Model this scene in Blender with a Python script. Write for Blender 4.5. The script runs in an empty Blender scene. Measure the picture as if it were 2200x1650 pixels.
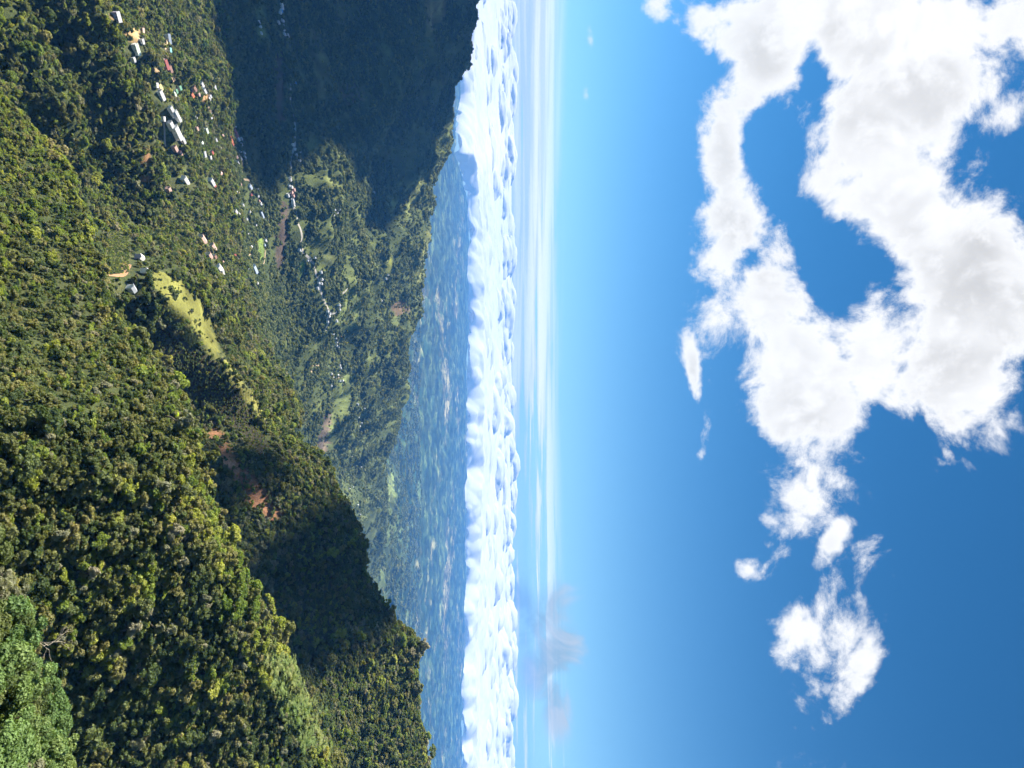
import bpy, bmesh, math, random
import numpy as np
from mathutils import Vector, Matrix

# ------------------------------------------------------------------ camera, sky, sun, exposure
S = bpy.context.scene
F = 1526.0                      # focal length in pixels of the 2200 px wide photograph
R = math.radians
SUN_AZ = R(63)                  # to the left of the view direction (+Y)
SUN_EL = R(50)
sun_dir = Vector((-math.sin(SUN_AZ) * math.cos(SUN_EL), math.cos(SUN_AZ) * math.cos(SUN_EL), math.sin(SUN_EL)))

cam_d = bpy.data.cameras.new('camera')
cam_d.sensor_fit = 'HORIZONTAL'
cam_d.sensor_width = 34.6
cam_d.lens = 34.6 * F / 2200.0
cam_d.clip_start = 0.5
cam_d.clip_end = 900000.0
cam = bpy.data.objects.new('camera', cam_d)
S.collection.objects.link(cam)
# the photograph is a portrait frame lying on its side: picture right = world up, picture top = world left
cam.matrix_world = Matrix(((0, -1, 0, 0), (0, 0, -1, 0), (1, 0, 0, 0), (0, 0, 0, 1)))
S.camera = cam

S.view_settings.view_transform = 'Standard'
S.view_settings.look = 'None'
S.view_settings.gamma = 1.0
S.view_settings.use_curve_mapping = False
EXPOSURE = 1.72
SKY_STRENGTH = 0.0505
CLOUD_LUM = 1.08 / (SKY_STRENGTH * 2 ** EXPOSURE)     # sunlit cloud shows just at white
SKY_TINT = (0.24, 0.79, 0.98)
S.view_settings.exposure = EXPOSURE
S.cycles.use_adaptive_sampling = True
S.cycles.adaptive_threshold = 0.03
S.cycles.max_bounces = 4
S.cycles.diffuse_bounces = 2
S.cycles.glossy_bounces = 1
S.cycles.transmission_bounces = 3
S.cycles.transparent_max_bounces = 8
S.cycles.volume_bounces = 0

sun_d = bpy.data.lights.new('sun', 'SUN')
sun_d.energy = 5.0
sun_d.angle = R(0.53)
sun_d.color = (1.0, 0.91, 0.76)
sun = bpy.data.objects.new('sun', sun_d)
S.collection.objects.link(sun)
sun.rotation_euler = (-sun_dir).to_track_quat('-Z', 'Y').to_euler()


class NT:
    """short hand for building shader node trees"""
    def __init__(s, tree):
        s.t = tree
        s.n = tree.nodes
        s.l = tree.links

    def put(s, sock, v):
        if v is None:
            return
        if isinstance(v, (int, float, tuple, list)):
            sock.default_value = v
        else:
            s.l.new(v, sock)

    def m(s, op, a, b=None, c=None, clamp=False):
        n = s.n.new('ShaderNodeMath')
        n.operation = op
        n.use_clamp = clamp
        s.put(n.inputs[0], a)
        s.put(n.inputs[1], b)
        s.put(n.inputs[2], c)
        return n.outputs[0]

    def v(s, op, a, b=None):
        n = s.n.new('ShaderNodeVectorMath')
        n.operation = op
        s.put(n.inputs[0], a)
        s.put(n.inputs[1], b)
        return n.outputs['Value'] if op in ('DOT_PRODUCT', 'LENGTH', 'DISTANCE') else n.outputs['Vector']

    def sep(s, vec):
        n = s.n.new('ShaderNodeSeparateXYZ')
        s.put(n.inputs[0], vec)
        return n.outputs

    def comb(s, x, y, z):
        n = s.n.new('ShaderNodeCombineXYZ')
        for i, q in enumerate((x, y, z)):
            s.put(n.inputs[i], q)
        return n.outputs[0]

    def noise(s, vec, scale, detail=6.0, rough=0.55, dist=0.0, dim='3D', out='Fac'):
        n = s.n.new('ShaderNodeTexNoise')
        n.noise_dimensions = dim
        s.put(n.inputs['Vector'], vec)
        n.inputs['Scale'].default_value = scale
        n.inputs['Detail'].default_value = detail
        n.inputs['Roughness'].default_value = rough
        n.inputs['Distortion'].default_value = dist
        return n.outputs[out]

    def step(s, x, lo, hi, a=0.0, b=1.0):
        n = s.n.new('ShaderNodeMapRange')
        n.interpolation_type = 'SMOOTHSTEP'
        s.put(n.inputs['Value'], x)
        n.inputs['From Min'].default_value = lo
        n.inputs['From Max'].default_value = hi
        n.inputs['To Min'].default_value = a
        n.inputs['To Max'].default_value = b
        return n.outputs[0]

    def mix(s, f, a, b, mode='MIX'):
        n = s.n.new('ShaderNodeMix')
        n.data_type = 'RGBA'
        n.blend_type = mode
        s.put(n.inputs[0], f)
        s.put(n.inputs[6], a if not isinstance(a, tuple) or len(a) == 4 else a + (1,))
        s.put(n.inputs[7], b if not isinstance(b, tuple) or len(b) == 4 else b + (1,))
        return n.outputs[2]

    def ramp(s, x, stops):
        n = s.n.new('ShaderNodeValToRGB')
        e = n.color_ramp.elements
        while len(e) > 1:
            e.remove(e[-1])
        e[0].position, e[0].color = stops[0][0], stops[0][1] + (1,)
        for p, c in stops[1:]:
            q = e.new(p)
            q.color = c + (1,)
        s.put(n.inputs[0], x)
        return n.outputs[0]


def build_world():
    W = bpy.data.worlds.new('World')
    S.world = W
    W.use_nodes = True
    t = NT(W.node_tree)
    t.n.clear()
    sky = t.n.new('ShaderNodeTexSky')
    sky.sky_type = 'NISHITA'
    sky.sun_disc = False
    sky.sun_elevation = SUN_EL
    sky.sun_rotation = -SUN_AZ
    sky.altitude = 1800
    sky.air_density = 0.7
    sky.dust_density = 0.15
    sky.ozone_density = 3.0
    tc = t.n.new('ShaderNodeTexCoord')
    d = t.v('NORMALIZE', tc.outputs['Generated'])
    x, y, z = t.sep(d)
    front = t.step(y, 0.15, 0.35)
    yy = t.m('MAXIMUM', y, 0.1)
    a = t.m('DIVIDE', x, yy)
    b = t.m('DIVIDE', z, yy)
    zz = t.m('MAXIMUM', t.m('ADD', z, 0.30), 0.03)
    p = t.comb(t.m('DIVIDE', x, zz), t.m('DIVIDE', y, zz), 0.0)
    ab = t.comb(b, a, 0.0)
    # cumulus: ellipses (direction from here) bias a fractal field that covers the whole sky
    E = [  # picture x, picture y, half-length along x, along y, tilt, weight
        (1850, 50, 300, 130, 0, 1.4), (1960, 150, 150, 130, 0.2, 1.3), (1650, 130, 85, 110, 0, 1.15),
        (1860, 280, 125, 150, 0.6, 1.15), (1555, 330, 58, 150, 0.0, 1.15),
        (1570, 500, 80, 120, 0.1, 1.2), (1660, 620, 110, 120, 0.0, 1.2), (1735, 840, 115, 200, 0.0, 1.2),
        (1710, 1060, 62, 90, -0.3, 0.98), (1920, 450, 170, 120, -0.6, 1.15),
        (2090, 600, 200, 190, 0, 1.1), (2060, 790, 150, 130, 0.2, 1.0), (1860, 700, 105, 140, 0.2, 1.08), (1605, 220, 60, 55, 0, 1.05), (1790, 400, 90, 110, 0, 1.0),
        (1790, 1165, 26, 85, -0.55, 0.72), (1745, 1345, 55, 130, -0.5, 0.92), (1800, 1375, 70, 150, -0.5, 0.96), (1850, 1420, 48, 130, -0.5, 0.94),
        (1492, 810, 15, 75, 0.1, 0.74), (1508, 960, 18, 95, -0.1, 0.80), (1510, 40, 44, 55, 0, 0.95), (1410, 10, 40, 40, 0, 0.95),
        (1517, 108, 26, 30, 0, 0.78), (2175, 250, 60, 60, 0, 0.70), (1268, 62, 14, 46, 0, 0.78), (1258, 198, 13, 28, 0, 0.75), (1598, 1230, 32, 28, 0, 0.68),
    ]
    H = [(1650, 300, 44, 48, 0.5, 0.95), (1745, 150, 22, 85, 0.1, 0.7), (1770, 560, 36, 80, 0.5, 0.75)]   # gaps of blue

    def ell(e):
        px, py, sx, sy, th, w = e
        mp = t.n.new('ShaderNodeMapping')
        mp.vector_type = 'TEXTURE'
        mp.inputs['Location'].default_value = ((px - 1100) / F, (py - 825) / F, 0)
        mp.inputs['Rotation'].default_value = (0, 0, -th)
        mp.inputs['Scale'].default_value = (sx / F, sy / F, 1)
        t.l.new(ab, mp.inputs['Vector'])
        r2 = t.v('DOT_PRODUCT', mp.outputs[0], mp.outputs[0])
        return t.m('EXPONENT', t.m('MULTIPLY_ADD', r2, -0.62, math.log(w)))
    acc = None
    for e in E:
        g = ell(e)
        acc = g if acc is None else t.m('MAXIMUM', acc, g)
    for e in H:
        acc = t.m('SUBTRACT', acc, ell(e))
    gen = t.step(t.noise(p, 0.55, 1.0, 0.5, dim='2D'), 0.46, 0.68)
    gen = t.m('MULTIPLY', gen, t.step(z, 0.1, 0.3))
    # left, right, above and behind: the general cloud field goes on
    aw = t.m('MULTIPLY', t.step(t.m('ABSOLUTE', a), 0.6, 0.85, 1, 0), t.step(b, 0.74, 0.95, 1, 0))
    inside = t.m('MULTIPLY', front, aw)
    bias = t.m('ADD', t.m('MULTIPLY', acc, inside), t.m('MULTIPLY', gen, t.m('SUBTRACT', 1.0, inside)))
    warp = t.noise(d, 5.0, 2.0, 0.5, out='Color')
    q = t.v('ADD', d, t.v('MULTIPLY', t.v('SUBTRACT', warp, (0.5, 0.5, 0.5)), (0.10, 0.10, 0.10)))
    wx, wy, wz = t.sep(warp)
    base = t.m('MULTIPLY_ADD', bias, 1.6, -0.73)
    vo = t.n.new('ShaderNodeTexVoronoi')
    vo.feature = 'F1'
    vo.inputs['Scale'].default_value = 22.0
    vo.inputs['Detail'].default_value = 2.0
    t.l.new(q, vo.inputs['Vector'])
    puff = t.m('MULTIPLY', t.m('SUBTRACT', 0.42, vo.outputs['Distance']), 0.42)
    d0 = t.m('ADD', puff, t.m('MULTIPLY_ADD', t.m('SUBTRACT', t.noise(q, 7.5, 10.0, 0.68), 0.5), 4.4, base))
    d1 = t.m('MULTIPLY_ADD', t.m('SUBTRACT', t.noise(t.v('ADD', q, (-0.03, 0.012, 0.02)), 7.5, 3.0, 0.6), 0.5), 4.4, base)
    alpha = t.step(d0, -0.22, 0.50)
    thick = t.step(d0, 0.25, 1.1)
    shade = t.step(t.m('SUBTRACT', d1, d0), -0.35, 0.6)
    lum = t.m('SUBTRACT', CLOUD_LUM, t.m('MULTIPLY', thick, t.m('ADD', t.m('MULTIPLY', shade, 0.26 * CLOUD_LUM), t.m('MULTIPLY', t.step(wz, 0.45, 0.7), 0.14 * CLOUD_LUM))))
    col = t.mix(1.0, sky.outputs[0], SKY_TINT, 'MULTIPLY')
    col = t.mix(alpha, col, t.mix(1.0, t.comb(lum, lum, lum), (0.97, 0.98, 1.0), 'MULTIPLY'))
    # thin stratus sheets low over the cloud sea, denser towards the left
    az = t.m('ARCTAN2', x, y)
    sv = t.comb(az, t.m('MULTIPLY', z, 42.0), 0.0)
    sn = t.noise(sv, 2.6, 6.0, 0.6, 0.3, dim='2D')
    band = t.m('MULTIPLY', t.step(z, -0.012, 0.004), t.step(z, 0.028, 0.074, 1, 0))
    sb = t.m('MULTIPLY_ADD', az, -0.32, sn)
    sb = t.m('MULTIPLY_ADD', t.m('SUBTRACT', t.noise(t.comb(az, t.m('MULTIPLY', z, 9.0), 0.0), 7.0, 4.0, 0.6, dim='2D'), 0.5), 0.35, sb)
    str_a = t.m('MULTIPLY', t.step(sb, 0.36, 0.50), band)
    L_ = CLOUD_LUM
    scol = t.mix(t.step(sn, 0.42, 0.62), (0.85 * L_, 0.90 * L_, 0.95 * L_), (1.35 * L_, 1.30 * L_, 1.22 * L_))
    col = t.mix(t.m('MULTIPLY', str_a, 0.85), col, scol)
    veil = t.m('MULTIPLY', t.m('EXPONENT', t.m('MULTIPLY', t.m('MAXIMUM', z, 0.0), -10.0)), 0.78)
    col = t.mix(veil, col, (0.68 * L_, 0.86 * L_, 0.82 * L_))
    col = t.mix(t.m('MULTIPLY', str_a, 0.55), col, scol)
    # dusky wisp near the horizon
    wv = None
    for e in [(1150, 1300, 75, 75, -0.6, 0.9), (1195, 1410, 48, 75, -0.5, 1.0), (1190, 1500, 28, 75, 0.1, 0.8)]:
        g = ell(e)
        wv = g if wv is None else t.m('MAXIMUM', wv, g)
    wn = t.noise(ab, 11.0, 6.0, 0.58, 0.8, dim='2D')
    front = t.m('MULTIPLY', front, t.step(wv, 0.08, 0.45))
    wa = t.m('MULTIPLY', t.step(t.m('ADD', wv, t.m('MULTIPLY', t.m('SUBTRACT', wn, 0.5), 2.4)), 0.2, 0.9), front)
    wcol = t.mix(t.step(t.m('ADD', wn, t.m('MULTIPLY', b, 2.5)), 0.55, 0.80), (0.30 * L_, 0.42 * L_, 0.50 * L_), (0.58 * L_, 0.62 * L_, 0.66 * L_))
    col = t.mix(t.m('MULTIPLY', wa, 0.8), col, wcol)
    bg = t.n.new('ShaderNodeBackground')
    bg.inputs['Strength'].default_value = SKY_STRENGTH
    t.l.new(col, bg.inputs['Color'])
    o = t.n.new('ShaderNodeOutputWorld')
    t.l.new(bg.outputs[0], o.inputs['Surface'])
    W.cycles.sampling_method = 'MANUAL'
    W.cycles.sample_map_resolution = 512


build_world()

# ------------------------------------------------------------------ helpers
rng = np.random.default_rng(7)
random.seed(7)


def coll_link(o, parent=None):
    S.collection.objects.link(o)
    if parent:
        o.parent = parent
    return o


def tag(o, label=None, cat=None, group=None, kind=None):
    if label:
        o['label'] = label
    if cat:
        o['category'] = cat
    if group:
        o['group'] = group
    if kind:
        o['kind'] = kind
    return o


def mesh_np(name, verts, faces, mats=(), smooth=False, mat_idx=None):
    """faces: int array n x 3 or n x 4"""
    me = bpy.data.meshes.new(name)
    verts = np.asarray(verts, dtype=np.float32)
    faces = np.asarray(faces, dtype=np.int32)
    k = faces.shape[1]
    me.vertices.add(len(verts))
    me.vertices.foreach_set('co', verts.ravel())
    me.loops.add(faces.size)
    me.loops.foreach_set('vertex_index', faces.ravel())
    me.polygons.add(len(faces))
    me.polygons.foreach_set('loop_start', np.arange(0, faces.size, k, dtype=np.int32))
    me.polygons.foreach_set('loop_total', np.full(len(faces), k, dtype=np.int32))
    if smooth:
        me.polygons.foreach_set('use_smooth', np.ones(len(faces), dtype=bool))
    if mat_idx is not None:
        me.polygons.foreach_set('material_index', np.asarray(mat_idx, dtype=np.int32))
    for m in mats:
        me.materials.append(m)
    me.update(calc_edges=True)
    return me


def hash2(ix, iy, s):
    h = (ix.astype(np.int64) * 374761393 + iy.astype(np.int64) * 668265263 + s * 1274126177) & 0x7fffffff
    h = ((h ^ (h >> 13)) * 1274126177) & 0x7fffffff
    h = h ^ (h >> 16)
    return (h & 0xffffff) / float(0xffffff)


def vnoise(x, y, s=0):
    """gradient noise, about -1..1"""
    ix, iy = np.floor(x), np.floor(y)
    fx, fy = x - ix, y - iy
    u = fx * fx * fx * (fx * (fx * 6 - 15) + 10)
    v = fy * fy * fy * (fy * (fy * 6 - 15) + 10)
    r = []
    for dx in (0, 1):
        for dy in (0, 1):
            an = hash2(ix + dx, iy + dy, s) * 2 * np.pi
            r.append(np.cos(an) * (fx - dx) + np.sin(an) * (fy - dy))
    a = r[0] * (1 - v) + r[1] * v
    b = r[2] * (1 - v) + r[3] * v
    return (a * (1 - u) + b * u) * 1.5


def fbm(x, y, o=4, s=0, g=0.5):
    t, a, n = 0, 1.0, 0
    for i in range(o):
        t = t + a * vnoise(x * 2 ** i + 17.3 * i, y * 2 ** i - 9.1 * i, s + i)
        n += a
        a *= g
    return t / n


def ridged(x, y, o=4, s=0, g=0.5):
    t, a, n = 0, 1.0, 0
    for i in range(o):
        t = t + a * (1 - np.abs(vnoise(x * 2 ** i + 5.7 * i, y * 2 ** i + 3.3 * i, s + i)) * 1.6)
        n += a
        a *= g
    return t / n


def worley(x, y, s=0):
    ix, iy = np.floor(x), np.floor(y)
    best = np.full(x.shape, 9.0)
    for dx in (-1, 0, 1):
        for dy in (-1, 0, 1):
            cx, cy = ix + dx, iy + dy
            px = cx + hash2(cx, cy, s)
            py = cy + hash2(cx, cy, s + 91)
            best = np.minimum(best, (px - x) ** 2 + (py - y) ** 2)
    return best


def pchip_slopes(x, y):
    h = np.diff(x)
    dl = np.diff(y) / h
    m = np.zeros_like(y)
    w1 = 2 * h[1:] + h[:-1]
    w2 = h[1:] + 2 * h[:-1]
    ok = dl[:-1] * dl[1:] > 0
    mm = np.where(ok, (w1 + w2) / (w1 / np.where(dl[:-1] == 0, 1e-9, dl[:-1]) + w2 / np.where(dl[1:] == 0, 1e-9, dl[1:])), 0)
    m[1:-1] = mm
    m[0], m[-1] = dl[0], dl[-1]
    return m


def pchip(x, y, xn):
    m = pchip_slopes(x, y)
    i = np.clip(np.searchsorted(x, xn) - 1, 0, len(x) - 2)
    h = x[i + 1] - x[i]
    t = np.clip((xn - x[i]) / h, 0, 1)
    t2, t3 = t * t, t * t * t
    return (2 * t3 - 3 * t2 + 1) * y[i] + (t3 - 2 * t2 + t) * h * m[i] + (-2 * t3 + 3 * t2) * y[i + 1] + (t3 - t2) * h * m[i + 1]


# ------------------------------------------------------------------ the land
def Zx(d, x):                    # height of a point at distance d seen at picture column x (horizon = 1100)
    return (x - 1100.0) / F * d


def X(d, x):
    return (d, Zx(d, x))


PROF = {  # bearing (picture row) -> (distance, height) from below the camera outwards
    -900: [(28, -100), (70, -170), (150, -230), (390, -380), (420, -382), (490, -395), (560, -410), (750, -420), (1000, -470), (1330, -500), (1480, -440), (1900, -180), (2700, 300), (3400, 200), (6000, -900), (9000, -1240), (12500, -1290), (20000, -1300)],
    -550: [(28, -100), (70, -170), (150, -230), (390, -380), (420, -382), (490, -395), (560, -410), (750, -425), (1000, -472), (1330, -505), (1480, -460), (1900, -200), (2700, 330), (3400, 200), (6000, -1000), (9000, -1240), (12500, -1290), (20000, -1300)],
    -300: [(28, -100), (70, -170), (150, -230), (390, -375), (425, -378), (490, -395), (560, -412), (750, -425), (1000, -475), (1330, -508), (1480, -480), (1900, -270), (2680, 280), (3400, 0), (6000, -1100), (9000, -1240), (12500, -1290), (20000, -1300)],
    -130: [(28, -100), (70, -170), (150, -230), (390, -368), (430, -365), (485, -390), (560, -408), (750, -425), (1000, -475), (1330, -508), (1480, -490), (1900, -345), (2560, 130), (3200, -250), (6000, -1150), (9000, -1240), (12500, -1290), (20000, -1300)],
    0:   [(28, -100), (70, -165), (150, -225), (390, -360), X(430, -130), (480, -385), X(560, 5), X(750, 232), X(1000, 378), (1330, -508), X(1480, 600), X(1900, 800), X(2500, 1028), (3100, -400), (6000, -1150), (9000, -1240), (12500, -1290), (20000, -1300)],
    150: [(28, -95), (70, -160), (150, -220), (400, -345), X(440, -50), (490, -372), X(590, 62), X(800, 262), X(980, 400), (1350, -505), X(1500, 602), X(1950, 800), X(2600, 983), (3200, -450), (6000, -1150), (9000, -1240), (12500, -1290), (20000, -1300)],
    300: [(28, -90), (70, -150), (150, -153), (409, -302), X(440, 92), (485, -345), X(620, 150), X(820, 290), X(1000, 418), (1400, -512), X(1550, 608), X(2050, 800), X(2800, 962), (3400, -560), (6000, -1150), (9000, -1240), (12500, -1290), (20000, -1300)],
    450: [(28, -80), (70, -135), (150, -153), (351, -259), X(400, 172), (450, -305), X(590, 200), X(740, 310), X(900, 430), (1450, -510), X(1650, 645), X(2200, 800), X(3000, 933), (3600, -650), (6000, -1150), (9000, -1240), (12500, -1290), (20000, -1300)],
    600: [(28, -70), (70, -120), (150, -153), (295, -219), X(345, 205), (430, -275), X(490, 232), X(540, 345), X(720, 440), X(1560, 602), X(1750, 668), X(2300, 800), X(3000, 912), (3600, -700), (6000, -1150), (9000, -1240), (12500, -1290), (20000, -1300)],
    750: [(28, -58), (70, -100), (150, -153), (236, -175), X(290, 278), (440, -275), X(555, 300), X(620, 480), X(760, 530), X(1750, 632), X(2050, 702), X(2450, 790), X(3000, 866), (3600, -740), (6000, -1150), (9000, -1240), (12500, -1290), (20000, -1300)],
    900: [(28, -46), (68, -80), (149, -152), (194, -143), X(255, 376), (460, -280), X(600, 388), X(660, 570), X(850, 622), X(2050, 655), X(2350, 720), X(2800, 790), X(3300, 850), (4000, -780), (6000, -1100), (9000, -1240), (12500, -1290), (20000, -1300)],
    1000: [(28, -40), (68, -68), (143, -140), (188, -139), X(250, 398), (450, -260), X(550, 410), X(660, 688), (870, -380), (2400, -655), X(2700, 733), X(3100, 780), X(3600, 822), (4300, -830), (6000, -1060), (9000, -1240), (12500, -1290), (20000, -1300)],
    1100: [(28, -36), (68, -58), (143, -140), (188, -139), X(258, 440), (430, -235), X(540, 452), X(670, 742), (870, -380), (2400, -700), X(2900, 742), X(3400, 775), X(4000, 812), X(4700, 830), X(6000, 852), (9000, -1230), (12500, -1290), (20000, -1300)],
    1250: [(28, -33), X(70, 35), (146, -143), (191, -141), X(280, 520), (440, -205), X(540, 535), X(680, 815), (870, -380), (2400, -720), (2900, -760), (3400, -800), (4000, -850), (4700, -900), X(6000, 852), (9000, -1230), (12500, -1290), (20000, -1300)],
    1330: [(28, -32), X(71, 60), (149, -146), (194, -144), X(296, 565), (445, -195), X(545, 580), X(690, 862), (875, -380), (2400, -720), (2900, -760), (3400, -800), (4000, -850), (4700, -900), (6000, -1010), (9000, -1230), (12500, -1290), (20000, -1300)],
    1385: [(28, -32), X(72, 75), (150, -147), (197, -145), X(308, 597), (450, -185), X(550, 612), X(695, 888), (880, -380), (2400, -720), (2900, -760), (3400, -800), (4000, -850), (4700, -900), (6000, -1010), (9000, -1230), (12500, -1290), (20000, -1300)],
    1430: [(28, -32), X(73, 92), (150, -147), (199, -147), X(318, 618), (455, -178), X(555, 634), X(700, 876), (885, -380), (2400, -720), (2900, -760), (3400, -800), (4000, -850), (4700, -900), (6000, -1010), (9000, -1230), (12500, -1290), (20000, -1300)],
    1550: [(28, -32), X(74, 130), (150, -147), (205, -152), X(343, 668), (465, -165), X(565, 685), X(715, 895), (910, -380), (2400, -720), (2900, -760), (3400, -800), (4000, -850), (4700, -900), (6000, -1010), (9000, -1230), (12500, -1290), (20000, -1300)],
    1650: [(28, -31), X(75, 145), (150, -147), (208, -154), X(362, 708), (475, -152), X(575, 722), X(730, 928), (930, -380), (2400, -720), (2900, -760), (3400, -800), (4000, -850), (4700, -900), (6000, -1010), (9000, -1230), (12500, -1290), (20000, -1300)],
    1800: [(28, -30), X(76, 165), (150, -147), (212, -157), X(388, 758), (500, -140), X(600, 772), X(760, 985), (950, -380), (2400, -720), (2900, -760), (3400, -800), (4000, -850), (4700, -900), (6000, -1010), (9000, -1230), (12500, -1290), (20000, -1300)],
    2200: [(28, -29), X(78, 200), (150, -147), (340, -245), X(520, 860), (565, -125), X(620, 880), X(820, 1110), (990, -380), (2400, -700), (2900, -760), (3400, -800), (4000, -850), (4700, -900), (6000, -1010), (9000, -1230), (12500, -1290), (20000, -1300)],
    2700: [(28, -28), X(80, 230), (150, -147), (380, -270), X(600, 940), (645, -110), X(700, 960), X(880, 1200), (1050, -380), (2400, -680), (2900, -760), (3400, -800), (4000, -850), (4700, -900), (6000, -1010), (9000, -1230), (12500, -1290), (20000, -1300)],
}
CU = np.array(sorted(PROF))
CD = np.array([[q[0] for q in PROF[u]] for u in CU], dtype=float)
CZ = np.array([[q[1] for q in PROF[u]] for u in CU], dtype=float)
K = CD.shape[1]

UG = np.concatenate([np.linspace(-900, -70, 90, endpoint=False), np.linspace(-70, 1720, 640), np.linspace(1720, 2700, 71)[1:]])
LD = np.linspace(math.log(28.0), math.log(20000.0), 880)
DG = np.exp(LD)
logCD = np.log(CD)
lu = np.stack([pchip(CU.astype(float), logCD[:, k], UG) for k in range(K)], 1)
zu = np.stack([pchip(CU.astype(float), CZ[:, k], UG) for k in range(K)], 1)
ZG = np.zeros((len(UG), len(DG)))
for i in range(len(UG)):
    ZG[i] = pchip(np.exp(lu[i]), zu[i], DG)
DD = np.broadcast_to(DG, ZG.shape)
XX = (UG[:, None] - 825.0) / F * DD
YY = DD
canopy = np.interp(LD, np.log([28, 60, 100, 170, 500, 900, 1500, 4000]), [5, 5.5, 4, 2.8, 3.4, 3.2, 5, 0])
ZG = ZG - canopy[None, :]


def relief(Xw, Yw, D):
    ld = np.log(D)
    a_s = np.interp(ld, np.log([28, 100, 300, 700, 1500, 3000, 6000, 9000, 20000]), [0.8, 1.5, 2.5, 4.5, 5, 6, 8, 10, 12])
    a_m = np.interp(ld, np.log([100, 400, 700, 1500, 2500, 3500, 7000, 10000, 20000]), [0, 3, 7, 14, 46, 52, 45, 30, 25])
    a_l = np.interp(ld, np.log([900, 1800, 2600, 4500, 8000, 13000, 20000]), [0, 16, 70, 80, 90, 80, 70])
    z = a_s * fbm(Xw / 42, Yw / 42, 4, 11)
    z = z + a_m * (ridged(Xw / 240, Yw / 240, 4, 23) - 0.55)
    z = z + a_l * (ridged(Xw / 850 + 3.1, Yw / 850, 4, 31) - 0.55)
    # spurs and gullies that run down towards the stream
    a_g = np.interp(ld, np.log([380, 520, 700, 1000, 1400, 1700, 2300, 3200, 4200]), [0, 16, 26, 22, 10, 22, 58, 64, 0])
    wl = np.clip((ld - math.log(1100)) / math.log(1.5), 0, 1)
    wob = 34 * fbm(Xw / 160, Yw / 160, 2, 51)
    g1 = ridged((Xw + wob + 0.18 * Yw) / 120, Yw / 560, 2, 53) - 0.55
    g2 = ridged((Xw + 2 * wob + 0.25 * Yw) / 290, Yw / 1500, 3, 57) - 0.55
    z = z + a_g * (g1 * (1 - wl) + g2 * wl)
    return z


ZG = ZG + relief(XX, YY, DD)


def add_ridge(pts, h, w, lo, hi):
    """raise a rounded spur along a line on the hillside"""
    P = []
    for px_, py_ in pts:
        i = int(np.argmin(np.abs(UG - py_)))
        col = 1100 + F * ZG[i] / DG
        j0 = int(np.searchsorted(DG, lo))
        j = j0 + int(np.argmax(col[j0:] >= px_))
        P.append((XX[i, j], DG[j]))
    jj = slice(int(np.searchsorted(DG, lo * 0.8)), int(np.searchsorted(DG, hi * 1.2)))
    x_, y_ = XX[:, jj], YY[:, jj]
    best = np.full(x_.shape, 1e9)
    for (ax, ay), (bx, by) in zip(P[:-1], P[1:]):
        L2 = (bx - ax) ** 2 + (by - ay) ** 2 + 1e-6
        t_ = np.clip(((x_ - ax) * (bx - ax) + (y_ - ay) * (by - ay)) / L2, 0, 1)
        best = np.minimum(best, (x_ - ax - t_ * (bx - ax)) ** 2 + (y_ - ay - t_ * (by - ay)) ** 2)
    ZG[:, jj] += h * np.exp(-best / (w * w)) * (1 + 0.25 * fbm(x_ / 40, y_ / 40, 2, 91))


add_ridge([(20, -40), (75, 60), (140, 170), (190, 270), (215, 360)], 62, 42, 500, 800)
add_ridge([(-40, 60), (20, 140), (60, 215), (95, 280)], 34, 28, 470, 640)
add_ridge([(110, 300), (150, 360), (165, 430), (165, 500)], -26, 30, 455, 640)
add_ridge([(290, 120), (330, 230), (365, 330), (385, 420)], 22, 32, 700, 1000)
add_ridge([(640, 330), (720, 290), (800, 210), (880, 120)], 70, 120, 1500, 2500)
add_ridge([(660, 470), (740, 430), (820, 380), (890, 330)], 60, 110, 1600, 2900)
add_ridge([(680, 640), (760, 590), (830, 530), (880, 480)], 60, 110, 1700, 3000)
XIMG = 1100 + F * ZG / DD                       # picture column of every terrain node
RUN = np.maximum.accumulate(XIMG, axis=1)       # what hides what, for culling trees nobody can see


def plain_end(u):
    """distance at which the cloud sea hides the plain, by bearing"""
    u = np.asarray(u, float)
    xe = np.interp(u, [-900, -200, 0, 200, 330, 420, 600, 800, 1000, 1200, 1400, 1650, 2700], [992, 986, 985, 987, 977, 1003, 1008, 1005, 1000, 1001, 996, 993, 996])
    xe = xe + 6 * fbm(u / 110, u * 0 + 3.3, 2, 17, 0.5)
    return 1300.0 * F / (1100.0 - xe)


def grid_ij(u, d):
    fi = np.interp(u, UG, np.arange(len(UG)))
    fj = (np.log(d) - LD[0]) / (LD[1] - LD[0])
    return fi, np.clip(fj, 0, len(LD) - 1.001)


def bil(A, fi, fj):
    i = np.clip(np.floor(fi).astype(int), 0, A.shape[0] - 2)
    j = np.clip(np.floor(fj).astype(int), 0, A.shape[1] - 2)
    a, b = fi - i, fj - j
    return A[i, j] * (1 - a) * (1 - b) + A[i + 1, j] * a * (1 - b) + A[i, j + 1] * (1 - a) * b + A[i + 1, j + 1] * a * b


def ground_z(x, y):
    x, y = np.atleast_1d(np.asarray(x, float)), np.atleast_1d(np.asarray(y, float))
    u = 825 + x / y * F
    fi, fj = grid_ij(u, y)
    return bil(ZG, fi, fj)


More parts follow.
